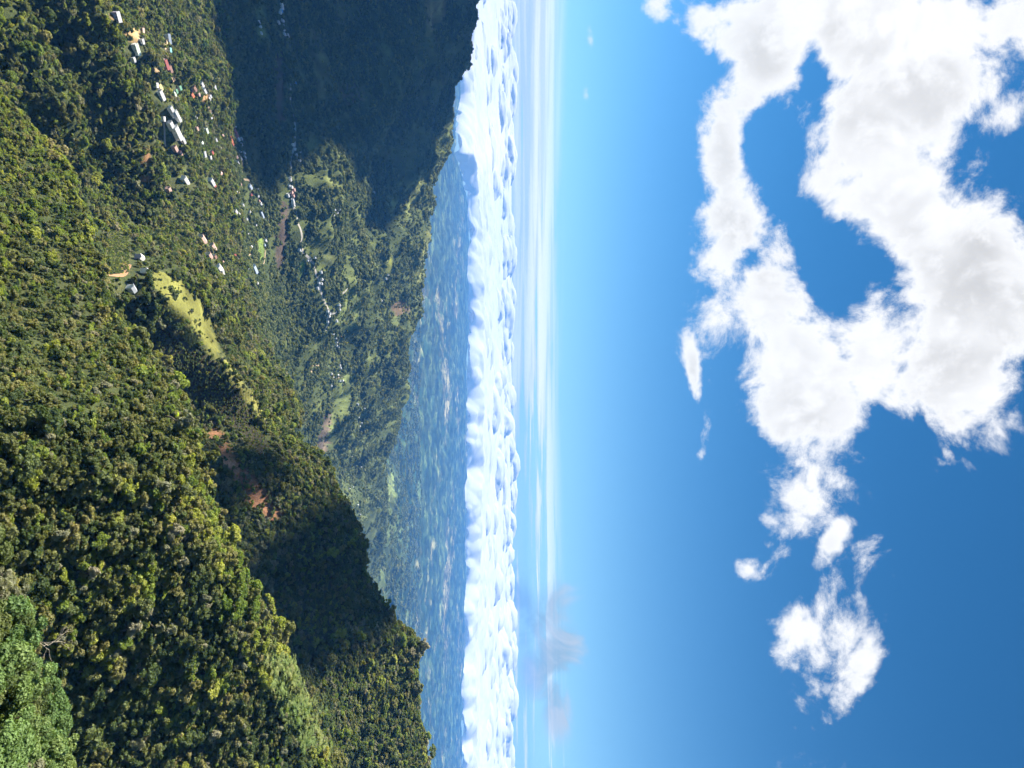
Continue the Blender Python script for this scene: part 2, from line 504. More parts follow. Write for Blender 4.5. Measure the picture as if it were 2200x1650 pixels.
def hit(px, py, dmin=60.0):
    """world point of the land seen at picture position (px, py)"""
    i = np.interp(py, UG, np.arange(len(UG)))
    i0 = int(i)
    col = XIMG[i0] * (1 - (i - i0)) + XIMG[min(i0 + 1, len(UG) - 1)] * (i - i0)
    j0 = int(np.searchsorted(DG, dmin))
    j = j0 + int(np.argmax(col[j0:] >= px))
    if col[j] < px:
        j = len(DG) - 1
    f = 0 if j == 0 or col[j] == col[j - 1] else np.clip((px - col[j - 1]) / (col[j] - col[j - 1]), 0, 1)
    d = DG[max(j - 1, 0)] * (1 - f) + DG[j] * f
    x = (py - 825) / F * d
    return np.array([x, d, float(ground_z(x, d)[0])])


def in_poly(px, py, poly):
    r = np.zeros(px.shape, bool)
    n = len(poly)
    for k in range(n):
        x1, y1 = poly[k]
        x2, y2 = poly[(k + 1) % n]
        c = ((y1 > py) != (y2 > py)) & (px < (x2 - x1) * (py - y1) / ((y2 - y1) if y2 != y1 else 1e-9) + x1)
        r ^= c
    return r


# open ground: (polygon on the hillside, distance range, albedo, how many trees stay)
ZONES = [
    ([(560, 1385), (640, 1430), (690, 1490), (730, 1565), (722, 1630), (640, 1600), (610, 1540), (575, 1480), (555, 1425)], (150, 450), (0.045, 0.07, 0.02), 0.04),
    ([(325, 570), (350, 588), (385, 600), (425, 640), (455, 690), (472, 750), (468, 785), (445, 745), (400, 692), (360, 655), (328, 615)], (430, 1000), (0.15, 0.155, 0.042), 0.05),
    ([(478, 765), (505, 790), (545, 850), (575, 900), (560, 905), (525, 860), (490, 810)], (430, 1000), (0.17, 0.17, 0.05), 0.1),
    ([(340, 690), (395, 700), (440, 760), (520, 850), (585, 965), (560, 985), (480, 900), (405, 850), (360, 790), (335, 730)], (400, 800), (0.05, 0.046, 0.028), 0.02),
    ([(395, 690), (430, 740), (415, 750), (385, 715)], (400, 800), (0.06, 0.05, 0.03), 0.05),
    ([(450, 895), (478, 940), (502, 980), (530, 1010), (568, 1045), (606, 1105), (590, 1122), (540, 1090), (505, 1040), (470, 985), (446, 930)], (400, 800), (0.24, 0.125, 0.07), 0.2),
    ([(230, 490), (275, 500), (275, 585), (230, 590), (212, 545)], (400, 900), (0.10, 0.10, 0.05), 0.05),
    ([(215, 590), (260, 595), (262, 660), (240, 650)], (400, 900), (0.10, 0.11, 0.045), 0.08),
    ([(270, 45), (300, 60), (302, 95), (285, 100), (268, 70)], (500, 1200), (0.42, 0.30, 0.15), 0.03),
    ([(232, 28), (252, 35), (252, 48), (232, 45)], (500, 1200), (0.40, 0.27, 0.14), 0.03),
    ([(318, 143), (352, 145), (356, 156), (325, 155)], (500, 1200), (0.38, 0.28, 0.17), 0.02),
    ([(366, 162), (388, 165), (388, 178), (368, 178)], (500, 1300), (0.36, 0.26, 0.17), 0.02),
    ([(430, 215), (447, 188), (452, 190), (448, 210), (436, 218)], (500, 1400), (0.42, 0.25, 0.13), 0.02),
    ([(356, 275), (362, 275), (372, 310), (360, 320), (355, 300)], (500, 1300), (0.16, 0.21, 0.05), 0.02),
    ([(385, 330), (392, 330), (402, 395), (394, 395)], (500, 1300), (0.16, 0.20, 0.05), 0.05),
    ([(308, 318), (320, 322), (320, 365), (306, 362)], (450, 1200), (0.38, 0.21, 0.11), 0.1),
    ([(308, 378), (320, 378), (320, 392), (308, 392)], (450, 1200), (0.40, 0.22, 0.11), 0.1),
    ([(550, 505), (566, 515), (568, 545), (560, 562), (550, 545)], (900, 1700), (0.13, 0.19, 0.045), 0.03),
    ([(640, 565), (655, 560), (655, 580), (645, 605), (638, 595)], (1300, 2200), (0.13, 0.22, 0.04), 0.03),
    ([(697, 378), (730, 372), (725, 430), (705, 440)], (1500, 3200), (0.13, 0.15, 0.05), 0.3),
    ([(833, 400), (862, 380), (858, 440), (840, 470), (830, 440)], (1500, 3400), (0.12, 0.145, 0.045), 0.3),
    ([(865, 400), (905, 360), (918, 370), (900, 420), (875, 470)], (1500, 3400), (0.13, 0.15, 0.05), 0.3),
    ([(905, 540), (925, 480), (930, 520), (918, 580), (895, 620)], (1500, 3400), (0.14, 0.155, 0.05), 0.3),
    ([(830, 555), (842, 545), (845, 585), (832, 590)], (1500, 3400), (0.20, 0.22, 0.05), 0.03),
    ([(695, 545), (720, 545), (715, 600), (697, 590)], (1500, 3200), (0.12, 0.14, 0.05), 0.3),
    ([(720, 680), (760, 620), (775, 640), (770, 700), (735, 720)], (1500, 3300), (0.12, 0.15, 0.05), 0.3),
    ([(835, 655), (860, 640), (882, 655), (880, 670), (850, 680)], (1500, 3400), (0.11, 0.08, 0.05), 0.3),
    ([(915, 0), (960, 0), (955, 40), (915, 85)], (1500, 3000), (0.15, 0.15, 0.06), 0.08),
    ([(660, 60), (690, 55), (700, 200), (680, 215)], (1400, 2600), (0.10, 0.12, 0.05), 0.15),
    ([(730, 180), (770, 170), (780, 215), (740, 230)], (1400, 2600), (0.085, 0.085, 0.045), 0.4),
    ([(596, 65), (602, 65), (603, 95), (597, 95)], (1200, 2000), (0.2, 0.2, 0.05), 0.0),
    ([(545, 0), (570, 10), (575, 90), (550, 100)], (1100, 1800), (0.09, 0.13, 0.04), 0.15),
    ([(590, 110), (605, 110), (612, 260), (592, 270)], (1200, 2000), (0.07, 0.06, 0.045), 0.05),
    ([(600, 430), (625, 440), (600, 620), (592, 560)], (1200, 2200), (0.09, 0.07, 0.055), 0.08),
    ([(740, 800), (768, 810), (735, 900), (700, 960), (700, 930)], (1500, 3600), (0.12, 0.15, 0.05), 0.3),
    ([(690, 890), (715, 885), (700, 970), (680, 960)], (1500, 3600), (0.14, 0.11, 0.08), 0.1),
    ([(830, 1020), (845, 1020), (848, 1075), (835, 1080)], (3000, 9000), (0.10, 0.13, 0.05), 0.0),
]


def ground_colour(Xw, Yw, D, px, py):
    n1 = fbm(Xw / 60, Yw / 60, 4, 5)
    n2 = fbm(Xw / 300, Yw / 300, 4, 6)
    n3 = fbm(Xw / 25, Yw / 25, 3, 8)
    c = np.zeros(Xw.shape + (3,))
    wood = np.array((0.035, 0.05, 0.018))
    grass = np.array((0.115, 0.14, 0.042))
    olive = np.array((0.07, 0.09, 0.034))
    t = np.clip(0.6 + 1.6 * n2 + 0.9 * n1, 0, 1)[..., None]
    g = np.clip(0.5 + 1.4 * n3, 0, 1)[..., None]
    c[:] = wood * (1 - t) + (grass * g + olive * (1 - g)) * t
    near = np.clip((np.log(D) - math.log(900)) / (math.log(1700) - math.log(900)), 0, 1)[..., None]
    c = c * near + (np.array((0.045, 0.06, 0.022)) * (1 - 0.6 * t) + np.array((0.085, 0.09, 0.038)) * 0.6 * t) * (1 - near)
    far = np.clip((np.log(D) - math.log(3600)) / (math.log(6500) - math.log(3600)), 0, 1)[..., None]
    # the plain: fields and woods
    f1 = fbm(Xw / 900, Yw / 700, 5, 41, 0.6)
    f2 = fbm(Xw / 350 + 7, Yw / 260, 4, 43, 0.6)
    f3 = fbm(Xw / 2500, Yw / 2500, 3, 47)
    field = np.clip(0.34 + 1.8 * f2 + 1.2 * f1, 0, 1)[..., None]
    tan = np.clip((f2 * 0.8 + f3 * 0.9 - 0.22) * 3, 0, 1)[..., None]
    plain = np.array((0.012, 0.028, 0.016)) * (1 - field) + np.array((0.055, 0.08, 0.034)) * field
    plain = plain * (1 - tan) + np.array((0.18, 0.165, 0.10)) * tan
    c = c * (1 - far) + plain * far
    wx, wy = px + 6 * vnoise(Xw / 14, Yw / 14, 71), py + 6 * vnoise(Xw / 14 + 9, Yw / 14, 72)
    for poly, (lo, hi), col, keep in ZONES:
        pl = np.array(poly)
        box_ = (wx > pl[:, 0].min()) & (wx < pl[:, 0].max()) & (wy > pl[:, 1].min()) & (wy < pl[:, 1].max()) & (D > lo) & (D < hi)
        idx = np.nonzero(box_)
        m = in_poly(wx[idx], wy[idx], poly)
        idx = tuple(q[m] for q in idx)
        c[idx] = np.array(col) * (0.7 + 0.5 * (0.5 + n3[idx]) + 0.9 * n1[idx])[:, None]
    return np.concatenate([np.clip(c, 0.004, 0.6), far], -1)


PYG = np.broadcast_to(UG[:, None], ZG.shape)
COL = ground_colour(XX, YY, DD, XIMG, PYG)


def ground_material():
    m = bpy.data.materials.new('ground')
    m.use_nodes = True
    t = NT(m.node_tree)
    bs = t.n['Principled BSDF']
    at = t.n.new('ShaderNodeAttribute')
    at.attribute_name = 'earth'
    geo = t.n.new('ShaderNodeNewGeometry')
    pos = geo.outputs['Position']
    n1 = t.noise(pos, 0.35, 5.0, 0.65)
    n2 = t.noise(pos, 0.035, 5.0, 0.6)
    n3 = t.noise(pos, 1.7, 3.0, 0.6)
    k = t.m('ADD', t.m('MULTIPLY', n1, 1.1), t.m('ADD', t.m('MULTIPLY', n2, 0.8), t.m('MULTIPLY', n3, 0.5)))
    k = t.m('SUBTRACT', k, 0.2)
    c = t.mix(1.0, at.outputs['Color'], t.comb(k, k, k), 'MULTIPLY')
    # plots of land on the far slopes and the plain
    vo = t.n.new('ShaderNodeTexVoronoi')
    vo.inputs['Scale'].default_value = 0.0062
    vo.inputs['Randomness'].default_value = 0.9
    t.l.new(t.v('ADD', pos, t.v('MULTIPLY', t.noise(pos, 0.006, 3.0, 0.6, out='Color'), (90.0, 90.0, 0.0))), vo.inputs['Vector'])
    r_, g_, b_ = t.sep(vo.outputs['Color'])
    k2 = t.m('MULTIPLY_ADD', t.m('POWER', r_, 2.0), 1.8, 0.45)
    fc = t.mix(1.0, c, t.comb(k2, k2, t.m('MULTIPLY', k2, 0.85)), 'MULTIPLY')
    hedge = t.n.new('ShaderNodeTexVoronoi')
    hedge.feature = 'F1'
    hedge.inputs['Scale'].default_value = 0.016
    t.l.new(pos, hedge.inputs['Vector'])
    fc = t.mix(t.step(hedge.outputs['Distance'], 0.18, 0.32, 1, 0), fc, (0.02, 0.035, 0.016))
    c = t.mix(at.outputs['Alpha'], c, fc)
    t.l.new(c, bs.inputs['Base Color'])
    bs.inputs['Roughness'].default_value = 0.95
    bs.inputs['Specular IOR Level'].default_value = 0.1
    bp = t.n.new('ShaderNodeBump')
    bp.inputs['Strength'].default_value = 0.9
    bp.inputs['Distance'].default_value = 1.2
    t.l.new(t.m('ADD', n1, t.m('MULTIPLY', n3, 0.4)), bp.inputs['Height'])
    t.l.new(bp.outputs[0], bs.inputs['Normal'])
    return m


_e = plain_end(UG)[:, None]
_D = np.where(DD > 13000, 13000 + (DD - 13000) * (_e - 13000) / 7000.0, DD)
XX, YY = XX / DD * _D, _D
nu, nd = ZG.shape
vv = np.stack([XX.ravel(), YY.ravel(), ZG.ravel()], 1)
ii = np.arange(nu * nd).reshape(nu, nd)
ff = np.stack([ii[:-1, :-1].ravel(), ii[1:, :-1].ravel(), ii[1:, 1:].ravel(), ii[:-1, 1:].ravel()], 1)
me = mesh_np('ground', vv, ff, [ground_material()], smooth=True)
ca = me.color_attributes.new('earth', 'FLOAT_COLOR', 'POINT')
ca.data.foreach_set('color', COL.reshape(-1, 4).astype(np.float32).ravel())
ground = coll_link(bpy.data.objects.new('ground', me))
tag(ground, 'steep green valley sides running down to a hazy plain', kind='structure')

# ------------------------------------------------------------------ materials for plants and houses


def leaf_mat(name, stops, trans=0.42):
    m = bpy.data.materials.new(name)
    m.use_nodes = True
    t = NT(m.node_tree)
    bs = t.n['Principled BSDF']
    oi = t.n.new('ShaderNodeObjectInfo')
    geo = t.n.new('ShaderNodeNewGeometry')
    big = t.noise(geo.outputs['Position'], 0.02, 3.0, 0.6)
    sm = t.noise(geo.outputs['Position'], 0.9, 3.0, 0.6)
    f = t.m('ADD', t.m('MULTIPLY', oi.outputs['Random'], 0.6), t.m('MULTIPLY', t.m('SUBTRACT', big, 0.5), 1.3))
    f = t.m('ADD', f, 0.16, clamp=True)
    c = t.ramp(f, stops)
    k = t.m('MULTIPLY_ADD', sm, 1.5, 0.25)
    c = t.mix(1.0, c, t.comb(k, k, k), 'MULTIPLY')
    t.l.new(c, bs.inputs['Base Color'])
    bs.inputs['Roughness'].default_value = 0.55
    bs.inputs['Specular IOR Level'].default_value = 0.12
    tr = t.n.new('ShaderNodeBsdfTranslucent')
    t.l.new(t.mix(1.0, c, (1.3, 1.35, 0.6), 'MULTIPLY'), tr.inputs['Color'])
    mx = t.n.new('ShaderNodeMixShader')
    mx.inputs[0].default_value = trans
    t.l.new(bs.outputs[0], mx.inputs[1])
    t.l.new(tr.outputs[0], mx.inputs[2])
    t.l.new(mx.outputs[0], t.n['Material Output'].inputs['Surface'])
    return m


def plain_mat(name, col, rough=0.8, var=0.25, scale=1.0, metal=0.0):
    m = bpy.data.materials.new(name)
    m.use_nodes = True
    t = NT(m.node_tree)
    bs = t.n['Principled BSDF']
    geo = t.n.new('ShaderNodeTexCoord')
    n = t.noise(geo.outputs['Object'], scale, 5.0, 0.6)
    k = t.m('MULTIPLY_ADD', t.m('SUBTRACT', n, 0.5), 2 * var, 1.0)
    c = t.mix(1.0, tuple(col), t.comb(k, k, k), 'MULTIPLY')
    t.l.new(c, bs.inputs['Base Color'])
    bs.inputs['Roughness'].default_value = rough
    bs.inputs['Metallic'].default_value = metal
    return m


M_LEAF = {
    'deep': leaf_mat('leaf_deep', [(0, (0.048, 0.076, 0.029)), (0.4, (0.091, 0.127, 0.047)), (0.7, (0.138, 0.167, 0.067)), (1, (0.194, 0.207, 0.086))]),
    'olive': leaf_mat('leaf_olive', [(0, (0.102, 0.123, 0.047)), (0.4, (0.165, 0.179, 0.067)), (0.75, (0.242, 0.227, 0.095)), (1, (0.276, 0.227, 0.135))]),
    'bright': leaf_mat('leaf_bright', [(0, (0.118, 0.182, 0.041)), (0.45, (0.207, 0.260, 0.056)), (0.8, (0.317, 0.331, 0.074)), (1, (0.415, 0.370, 0.095))], 0.45),
    'fresh': leaf_mat('leaf_fresh', [(0, (0.075, 0.136, 0.047)), (0.5, (0.124, 0.195, 0.067)), (0.85, (0.194, 0.246, 0.086)), (1, (0.276, 0.273, 0.112))], 0.3),
    'grey': leaf_mat('leaf_grey', [(0, (0.152, 0.167, 0.112)), (0.5, (0.235, 0.240, 0.159)), (1, (0.317, 0.278, 0.222))]),
    'far': leaf_mat('leaf_far', [(0, (0.053, 0.080, 0.032)), (0.45, (0.110, 0.143, 0.053)), (0.8, (0.207, 0.221, 0.081)), (1, (0.289, 0.278, 0.103))], 0.35),
    'yellow': leaf_mat('leaf_yellow', [(0, (0.450, 0.493, 0.032)), (1, (0.450, 0.583, 0.047))], 0.3),
    'frond': leaf_mat('leaf_frond', [(0, (0.107, 0.169, 0.052)), (0.5, (0.163, 0.216, 0.069)), (1, (0.251, 0.261, 0.103))], 0.4),
}
M_BARK = plain_mat('bark', (0.11, 0.09, 0.065), 0.9, 0.35, 2.0)
M_PALE = plain_mat('pale_bark', (0.30, 0.27, 0.21), 0.9, 0.3, 2.0)

# ------------------------------------------------------------------ plant shapes


def tube(path, radii, n=6):
    """verts, quads of a tapered tube along path"""
    P = np.asarray(path, float)
    vs, fs = [], []
    for i, p in enumerate(P):
        d = P[min(i + 1, len(P) - 1)] - P[max(i - 1, 0)]
        d = d / (np.linalg.norm(d) + 1e-9)
        a = np.cross(d, (0.31, 0.2, 0.93) if abs(d[2]) < 0.9 else (1, 0.1, 0))
        a /= np.linalg.norm(a) + 1e-9
        b = np.cross(d, a)
        for k in range(n):
            th = 2 * np.pi * k / n
            vs.append(p + radii[i] * (np.cos(th) * a + np.sin(th) * b))
    for i in range(len(P) - 1):
        for k in range(n):
            k2 = (k + 1) % n
            fs.append((i * n + k, i * n + k2, (i + 1) * n + k2, (i + 1) * n + k))
    return vs, fs


def join_parts(parts):
    vs, fs, o = [], [], 0
    for v, f in parts:
        vs.append(np.asarray(v, float))
        fs.append(np.asarray(f, int) + o)
        o += len(v)
    return np.concatenate(vs), np.concatenate(fs)


def leaves(lobes, n, size, r, up=-0.35, jit=0.65, shell=0.55):
    """leaf cards on the skins of a set of ellipsoid lobes"""
    c = np.array([l[0] for l in lobes])
    ra = np.array([l[1] for l in lobes])
    w = (ra[:, 0] * ra[:, 2])
    k = r.choice(len(lobes), n, p=w / w.sum())
    d = r.normal(size=(n, 3))
    d /= np.linalg.norm(d, axis=1)[:, None]
    flip = d[:, 2] < up
    d[flip, 2] *= -1
    rad = 1 - (1 - shell) * r.random(n) ** 1.6
    rad *= 1 + 0.12 * r.normal(size=n)
    p = c[k] + d * ra[k] * rad[:, None]
    nn = d + jit * r.normal(size=(n, 3))
    nn[:, 2] += 0.25
    nn /= np.linalg.norm(nn, axis=1)[:, None]
    t1 = np.cross(nn, r.normal(size=(n, 3)))
    t1 /= np.linalg.norm(t1, axis=1)[:, None] + 1e-9
    t2 = np.cross(nn, t1)
    s = size * (0.55 + 0.9 * r.random(n))[:, None]
    t1 = t1 * s
    t2 = t2 * s * 0.62
    bend = nn * s * 0.22
    v = np.stack([p - t1, p - t2 + bend, p + t1, p + t2 + bend], 1).reshape(-1, 3)
    f = np.arange(4 * n).reshape(-1, 4)
    return v, f


def tree_shape(kind, r, n, size):
    """returns (trunk verts, faces), (crown verts, faces); base at the origin"""
    parts, lobes = [], []
    if kind == 'round':
        h = r.uniform(2.2, 3.2)
        Rr = r.uniform(2.5, 3.2)
        top = np.array((r.normal() * 0.4, r.normal() * 0.4, h))
        parts.append(tube([(0, 0, -1.5), (0.1, 0, h * 0.5), top], [0.28, 0.2, 0.13]))
        lop = r.uniform(0, 6.28)
        for i in range(int(r.integers(8, 15))):
            a, el = r.uniform(0, 6.28), r.uniform(-0.35, 1.4)
            q = r.uniform(0.35, 0.95) * Rr * (1 + 0.35 * math.cos(a - lop))
            pt = top + np.array((math.cos(a) * math.cos(el) * q, math.sin(a) * math.cos(el) * q, math.sin(el) * q * 0.85 + 0.9))
            s = r.uniform(0.18, 0.46) * Rr
            lobes.append((pt, np.array((s * r.uniform(0.8, 1.3), s * r.uniform(0.8, 1.3), s * r.uniform(0.55, 0.95)))))
            if i < 6:
                parts.append(tube([top - (0, 0, 0.6), (top + pt) / 2 + r.normal(size=3) * 0.2, pt], [0.11, 0.07, 0.03], 5))
    elif kind == 'tall':
        h = r.uniform(4.2, 6.0)
        top = np.array((r.normal() * 0.5, r.normal() * 0.5, h))
        parts.append(tube([(0, 0, -1.5), (r.normal() * 0.2, 0, h * 0.5), top, top + (0, 0, 1.5)], [0.25, 0.19, 0.13, 0.05]))
        for i in range(9):
            zz = r.uniform(0.55, 1.25) * h
            a = r.uniform(0, 6.28)
            q = r.uniform(0.5, 1.5)
            pt = np.array((math.cos(a) * q, math.sin(a) * q, zz)) + np.array((top[0], top[1], 0)) * zz / h
            s = r.uniform(0.7, 1.25)
            lobes.append((pt, np.array((s, s, s * 0.75))))
            parts.append(tube([(top[0] * zz / h, top[1] * zz / h, zz - 0.7), pt], [0.08, 0.03], 4))
    elif kind == 'umbrella':
        h = r.uniform(3.2, 4.4)
        top = np.array((r.normal() * 0.5, r.normal() * 0.5, h))
        parts.append(tube([(0, 0, -1.5), (r.normal() * 0.2, 0.1, h * 0.5), top], [0.24, 0.17, 0.12]))
        for i in range(11):
            a = i * 2.399 + r.uniform(-0.3, 0.3)
            q = r.uniform(0.7, 2.9)
            pt = top + np.array((math.cos(a) * q, math.sin(a) * q, r.uniform(0.5, 1.5) - 0.08 * q * q))
            s = r.uniform(0.7, 1.15)
            lobes.append((pt, np.array((s, s, s * 0.55))))
            parts.append(tube([top - (0, 0, 0.5), (top + pt) / 2 - (0, 0, 0.1), pt], [0.09, 0.055, 0.02], 4))
    elif kind == 'bush':
        top = np.array((0, 0, 0.8))
        parts.append(tube([(0, 0, -0.8), top], [0.12, 0.06], 5))
        for i in range(7):
            a = r.uniform(0, 6.28)
            q = r.uniform(0.2, 1.2)
            pt = np.array((math.cos(a) * q, math.sin(a) * q, r.uniform(0.6, 1.7)))
            s = r.uniform(0.55, 0.95)
            lobes.append((pt, np.array((s, s, s * 0.85))))
            parts.append(tube([(0, 0, 0.2), pt], [0.05, 0.02], 4))
    elif kind == 'sparse':
        h = r.uniform(3.4, 4.6)
        top = np.array((r.normal() * 0.6, r.normal() * 0.6, h))
        parts.append(tube([(0, 0, -1.5), (r.normal() * 0.3, 0, h * 0.5), top], [0.22, 0.16, 0.1]))
        for i in range(14):
            a, el = r.uniform(0, 6.28), r.uniform(0.1, 1.3)
            q = r.uniform(1.2, 2.9)
            pt = top + np.array((math.cos(a) * math.cos(el) * q, math.sin(a) * math.cos(el) * q, math.sin(el) * q * 0.9 - 0.4))
            parts.append(tube([top - (0, 0, r.uniform(0.2, 1.4)), (top + pt) / 2 + r.normal(size=3) * 0.25, pt], [0.085, 0.05, 0.02], 4))
            s = r.uniform(0.38, 0.7)
            lobes.append((pt, np.array((s, s, s * 0.7))))
    tv, tf = join_parts(parts)
    cv, cf = leaves(lobes, n, size, r)
    return (tv, tf), (cv, cf)


def frond_plant_shape(r, n=13, ln=3.4):
    tp = [tube([(0, 0, -0.8), (0.05, 0, 0.7), (0.05, 0.05, 1.5)], [0.2, 0.16, 0.1])]
    vs, fs = [], []
    for i in range(n):
        a = i * 2.399 + r.uniform(-0.2, 0.2)
        el = r.uniform(0.5, 1.25)
        L = ln * r.uniform(0.75, 1.1)
        q = np.array((math.cos(a), math.sin(a)))
        pts = []
        p = np.array((0.05, 0.05, 1.45))
        for k in range(9):
            pts.append(p.copy())
            e = el - 1.7 * (k / 8.0) ** 1.3
            p = p + L / 8 * np.array((q[0] * math.cos(e), q[1] * math.cos(e), math.sin(e)))
        side = np.array((-q[1], q[0], 0))
        for k in range(8):
            for sgn in (-1, 1):
                w = L * 0.19 * math.sin(math.pi * (k + 1.2) / 9.6) * r.uniform(0.8, 1.2)
                o = len(vs)
                A, B = pts[k], pts[k + 1]
                dr = np.array((0, 0, -0.25 * w))
                vs += [A, A * 0.25 + B * 0.75, A * 0.1 + B * 0.9 + side * sgn * w + dr, A * 0.6 + B * 0.4 + side * sgn * w * 0.9 + dr]
                fs.append((o, o + 1, o + 2, o + 3))
    return join_parts(tp), (np.array(vs), np.array(fs))


mid_c = bpy.data.collections.new('mid_plants')
far_c = bpy.data.collections.new('far_plants')
NEAR = []
rr = np.random.default_rng(3)
near_spec = [('round', 'deep'), ('round', 'olive'), ('round', 'bright'), ('tall', 'deep'), ('umbrella', 'deep'), ('umbrella', 'bright'),
             ('bush', 'bright'), ('bush', 'olive'), ('sparse', 'olive'), ('round', 'grey'), ('tall', 'olive'), ('bush', 'deep')]
fine_c = bpy.data.collections.new('near_plants')
for k, (kd, lf) in enumerate(near_spec):
    n = {'round': 1000, 'tall': 700, 'umbrella': 700, 'bush': 300, 'sparse': 600}[kd]
    tr, cr = tree_shape(kd, rr, n, 0.38)
    bark = M_PALE if kd == 'sparse' else M_BARK
    tm = mesh_np('trunk', tr[0], tr[1], [bark], smooth=True)
    cm = mesh_np('crown', cr[0], cr[1], [M_LEAF[lf]])
    NEAR.append((kd, lf, tm, cm))
    v, f = join_parts([tr, cr])
    jm = mesh_np('near_plant', v, f, [bark, M_LEAF[lf]], mat_idx=np.concatenate([np.zeros(len(tr[1])), np.ones(len(cr[1]))]))
    o = bpy.data.objects.new('near_plant_%02d' % k, jm)
    fine_c.objects.link(o)
CLOSE = []
for k, (kd, lf) in enumerate([('round', 'fresh'), ('sparse', 'fresh'), ('sparse', 'grey'), ('umbrella', 'fresh'), ('round', 'deep'), ('umbrella', 'deep'), ('bush', 'deep')]):
    n = {'round': 5200, 'umbrella': 4200, 'bush': 2400, 'sparse': 3000}[kd]
    tr, cr = tree_shape(kd, rr, n, 0.16)
    CLOSE.append((kd, lf, mesh_np('trunk', tr[0], tr[1], [M_BARK], smooth=True), mesh_np('crown', cr[0], cr[1], [M_LEAF[lf]])))
mid_spec = [('round', 'deep'), ('round', 'olive'), ('round', 'bright'), ('umbrella', 'deep'), ('tall', 'deep'), ('bush', 'bright'), ('bush', 'deep'), ('round', 'grey')]
for k, (kd, lf) in enumerate(mid_spec):
    n = {'round': 620, 'tall': 420, 'umbrella': 420, 'bush': 240}[kd]
    tr, cr = tree_shape(kd, rr, n, 0.5)
    v, f = join_parts([tr, cr])
    jm = mesh_np('mid_plant', v, f, [M_BARK, M_LEAF[lf]], mat_idx=np.concatenate([np.zeros(len(tr[1])), np.ones(len(cr[1]))]))
    mid_c.objects.link(bpy.data.objects.new('mid_plant_%02d' % k, jm))
for k in range(6):
    lobes = []
    for i in range(1 if k < 2 else (3 if k < 4 else 5)):
        a = rr.uniform(0, 6.28)
        q = 0 if i == 0 else rr.uniform(2.5, 5.0)
        s = rr.uniform(2.2, 3.4)
        lobes.append((np.array((math.cos(a) * q, math.sin(a) * q, s * 0.75)), np.array((s, s, s * rr.uniform(0.8, 1.15)))))
    v, f = leaves(lobes, 70 + 75 * len(lobes), 1.0, rr, jit=0.45, shell=0.8)
    jm = mesh_np('far_plant', v, f, [M_LEAF['far']])
    far_c.objects.link(bpy.data.objects.new('far_plant_%02d' % k, jm))

# ------------------------------------------------------------------ houses and tracks come before the trees (they keep their plots clear)
ROOF = {
    'white': (0.50, 0.51, 0.53), 'pale grey': (0.45, 0.47, 0.50), 'grey': (0.33, 0.36, 0.40), 'pale green': (0.55, 0.66, 0.58), 'green': (0.16, 0.36, 0.24),
    'red': (0.42, 0.10, 0.08), 'dark red': (0.30, 0.075, 0.075), 'orange': (0.55, 0.17, 0.075), 'brown': (0.28, 0.16, 0.12), 'pink': (0.55, 0.36, 0.31),
    'blue': (0.10, 0.32, 0.60), 'teal': (0.16, 0.45, 0.48), 'tan': (0.56, 0.46, 0.24), 'slate': (0.14, 0.19, 0.28), 'blue grey': (0.40, 0.48, 0.60)}
M_ROOF = {k: plain_mat('roof_' + k.replace(' ', '_'), c, 0.45 if k in ('white', 'pale grey', 'blue grey', 'grey') else 0.7, 0.4, 1.2) for k, c in ROOF.items()}
M_WALL = {'cream': plain_mat('wall_cream', (0.55, 0.50, 0.42), 0.9, 0.15), 'pink': plain_mat('wall_pink', (0.50, 0.33, 0.30), 0.9, 0.15),
          'white': plain_mat('wall_white', (0.70, 0.70, 0.68), 0.9, 0.12), 'lilac': plain_mat('wall_lilac', (0.34, 0.30, 0.40), 0.9, 0.15)}
M_DOOR = plain_mat('door_wood', (0.12, 0.07, 0.04), 0.8)
M_GLASS = plain_mat('window_glass', (0.04, 0.05, 0.06), 0.15)


def box(x0, x1, y0, y1, z0, z1):
    v = [(x, y, z) for x in (x0, x1) for y in (y0, y1) for z in (z0, z1)]
    f = [(0, 1, 3, 2), (4, 6, 7, 5), (0, 4, 5, 1), (2, 3, 7, 6), (0, 2, 6, 4), (1, 5, 7, 3)]
    return np.array(v, float), np.array(f, int)


def wall_mesh(L, Wd, H, rise, mat):
    a, b = L / 2, Wd / 2
    v = [(-a, -b, -3), (a, -b, -3), (a, b, -3), (-a, b, -3), (-a, -b, H), (a, -b, H), (a, b, H), (-a, b, H), (-a, 0, H + rise), (a, 0, H + rise)]
    me = bpy.data.meshes.new('wall')
    me.from_pydata(v, [], [(0, 1, 5, 4), (2, 3, 7, 6), (1, 2, 6, 9, 5), (3, 0, 4, 8, 7), (4, 5, 9, 8), (6, 7, 8, 9)])
    me.materials.append(mat)
    return me


def roof_mesh(L, Wd, H, rise, mat):
    a, b, t = L / 2 + 0.5, Wd / 2 + 0.6, 0.14
    e = H - 0.6 * rise / (Wd / 2) + 0.05
    r_ = H + rise + 0.05
    v = []
    for dz in (0, t):
        v += [(-a, -b, e + dz), (a, -b, e + dz), (-a, 0, r_ + dz), (a, 0, r_ + dz), (-a, b, e + dz), (a, b, e + dz)]
    f = [(0, 2, 3, 1), (2, 4, 5, 3), (6, 7, 9, 8), (8, 9, 11, 10), (0, 1, 7, 6), (4, 10, 11, 5), (0, 6, 8, 2), (2, 8, 10, 4), (1, 3, 9, 7), (3, 5, 11, 9)]
    me = bpy.data.meshes.new('roof')
    me.from_pydata(v, [], f)
    me.materials.append(mat)
    return me


SZ = {'s': (5.5, 4.2, 2.3, 1.1), 'm': (8.5, 5.5, 2.5, 1.4), 'l': (13, 7, 2.8, 1.7), 'x': (20, 9.5, 3.6, 2.2), 'w': (17, 5.2, 2.6, 1.2)}
_mesh_cache = {}


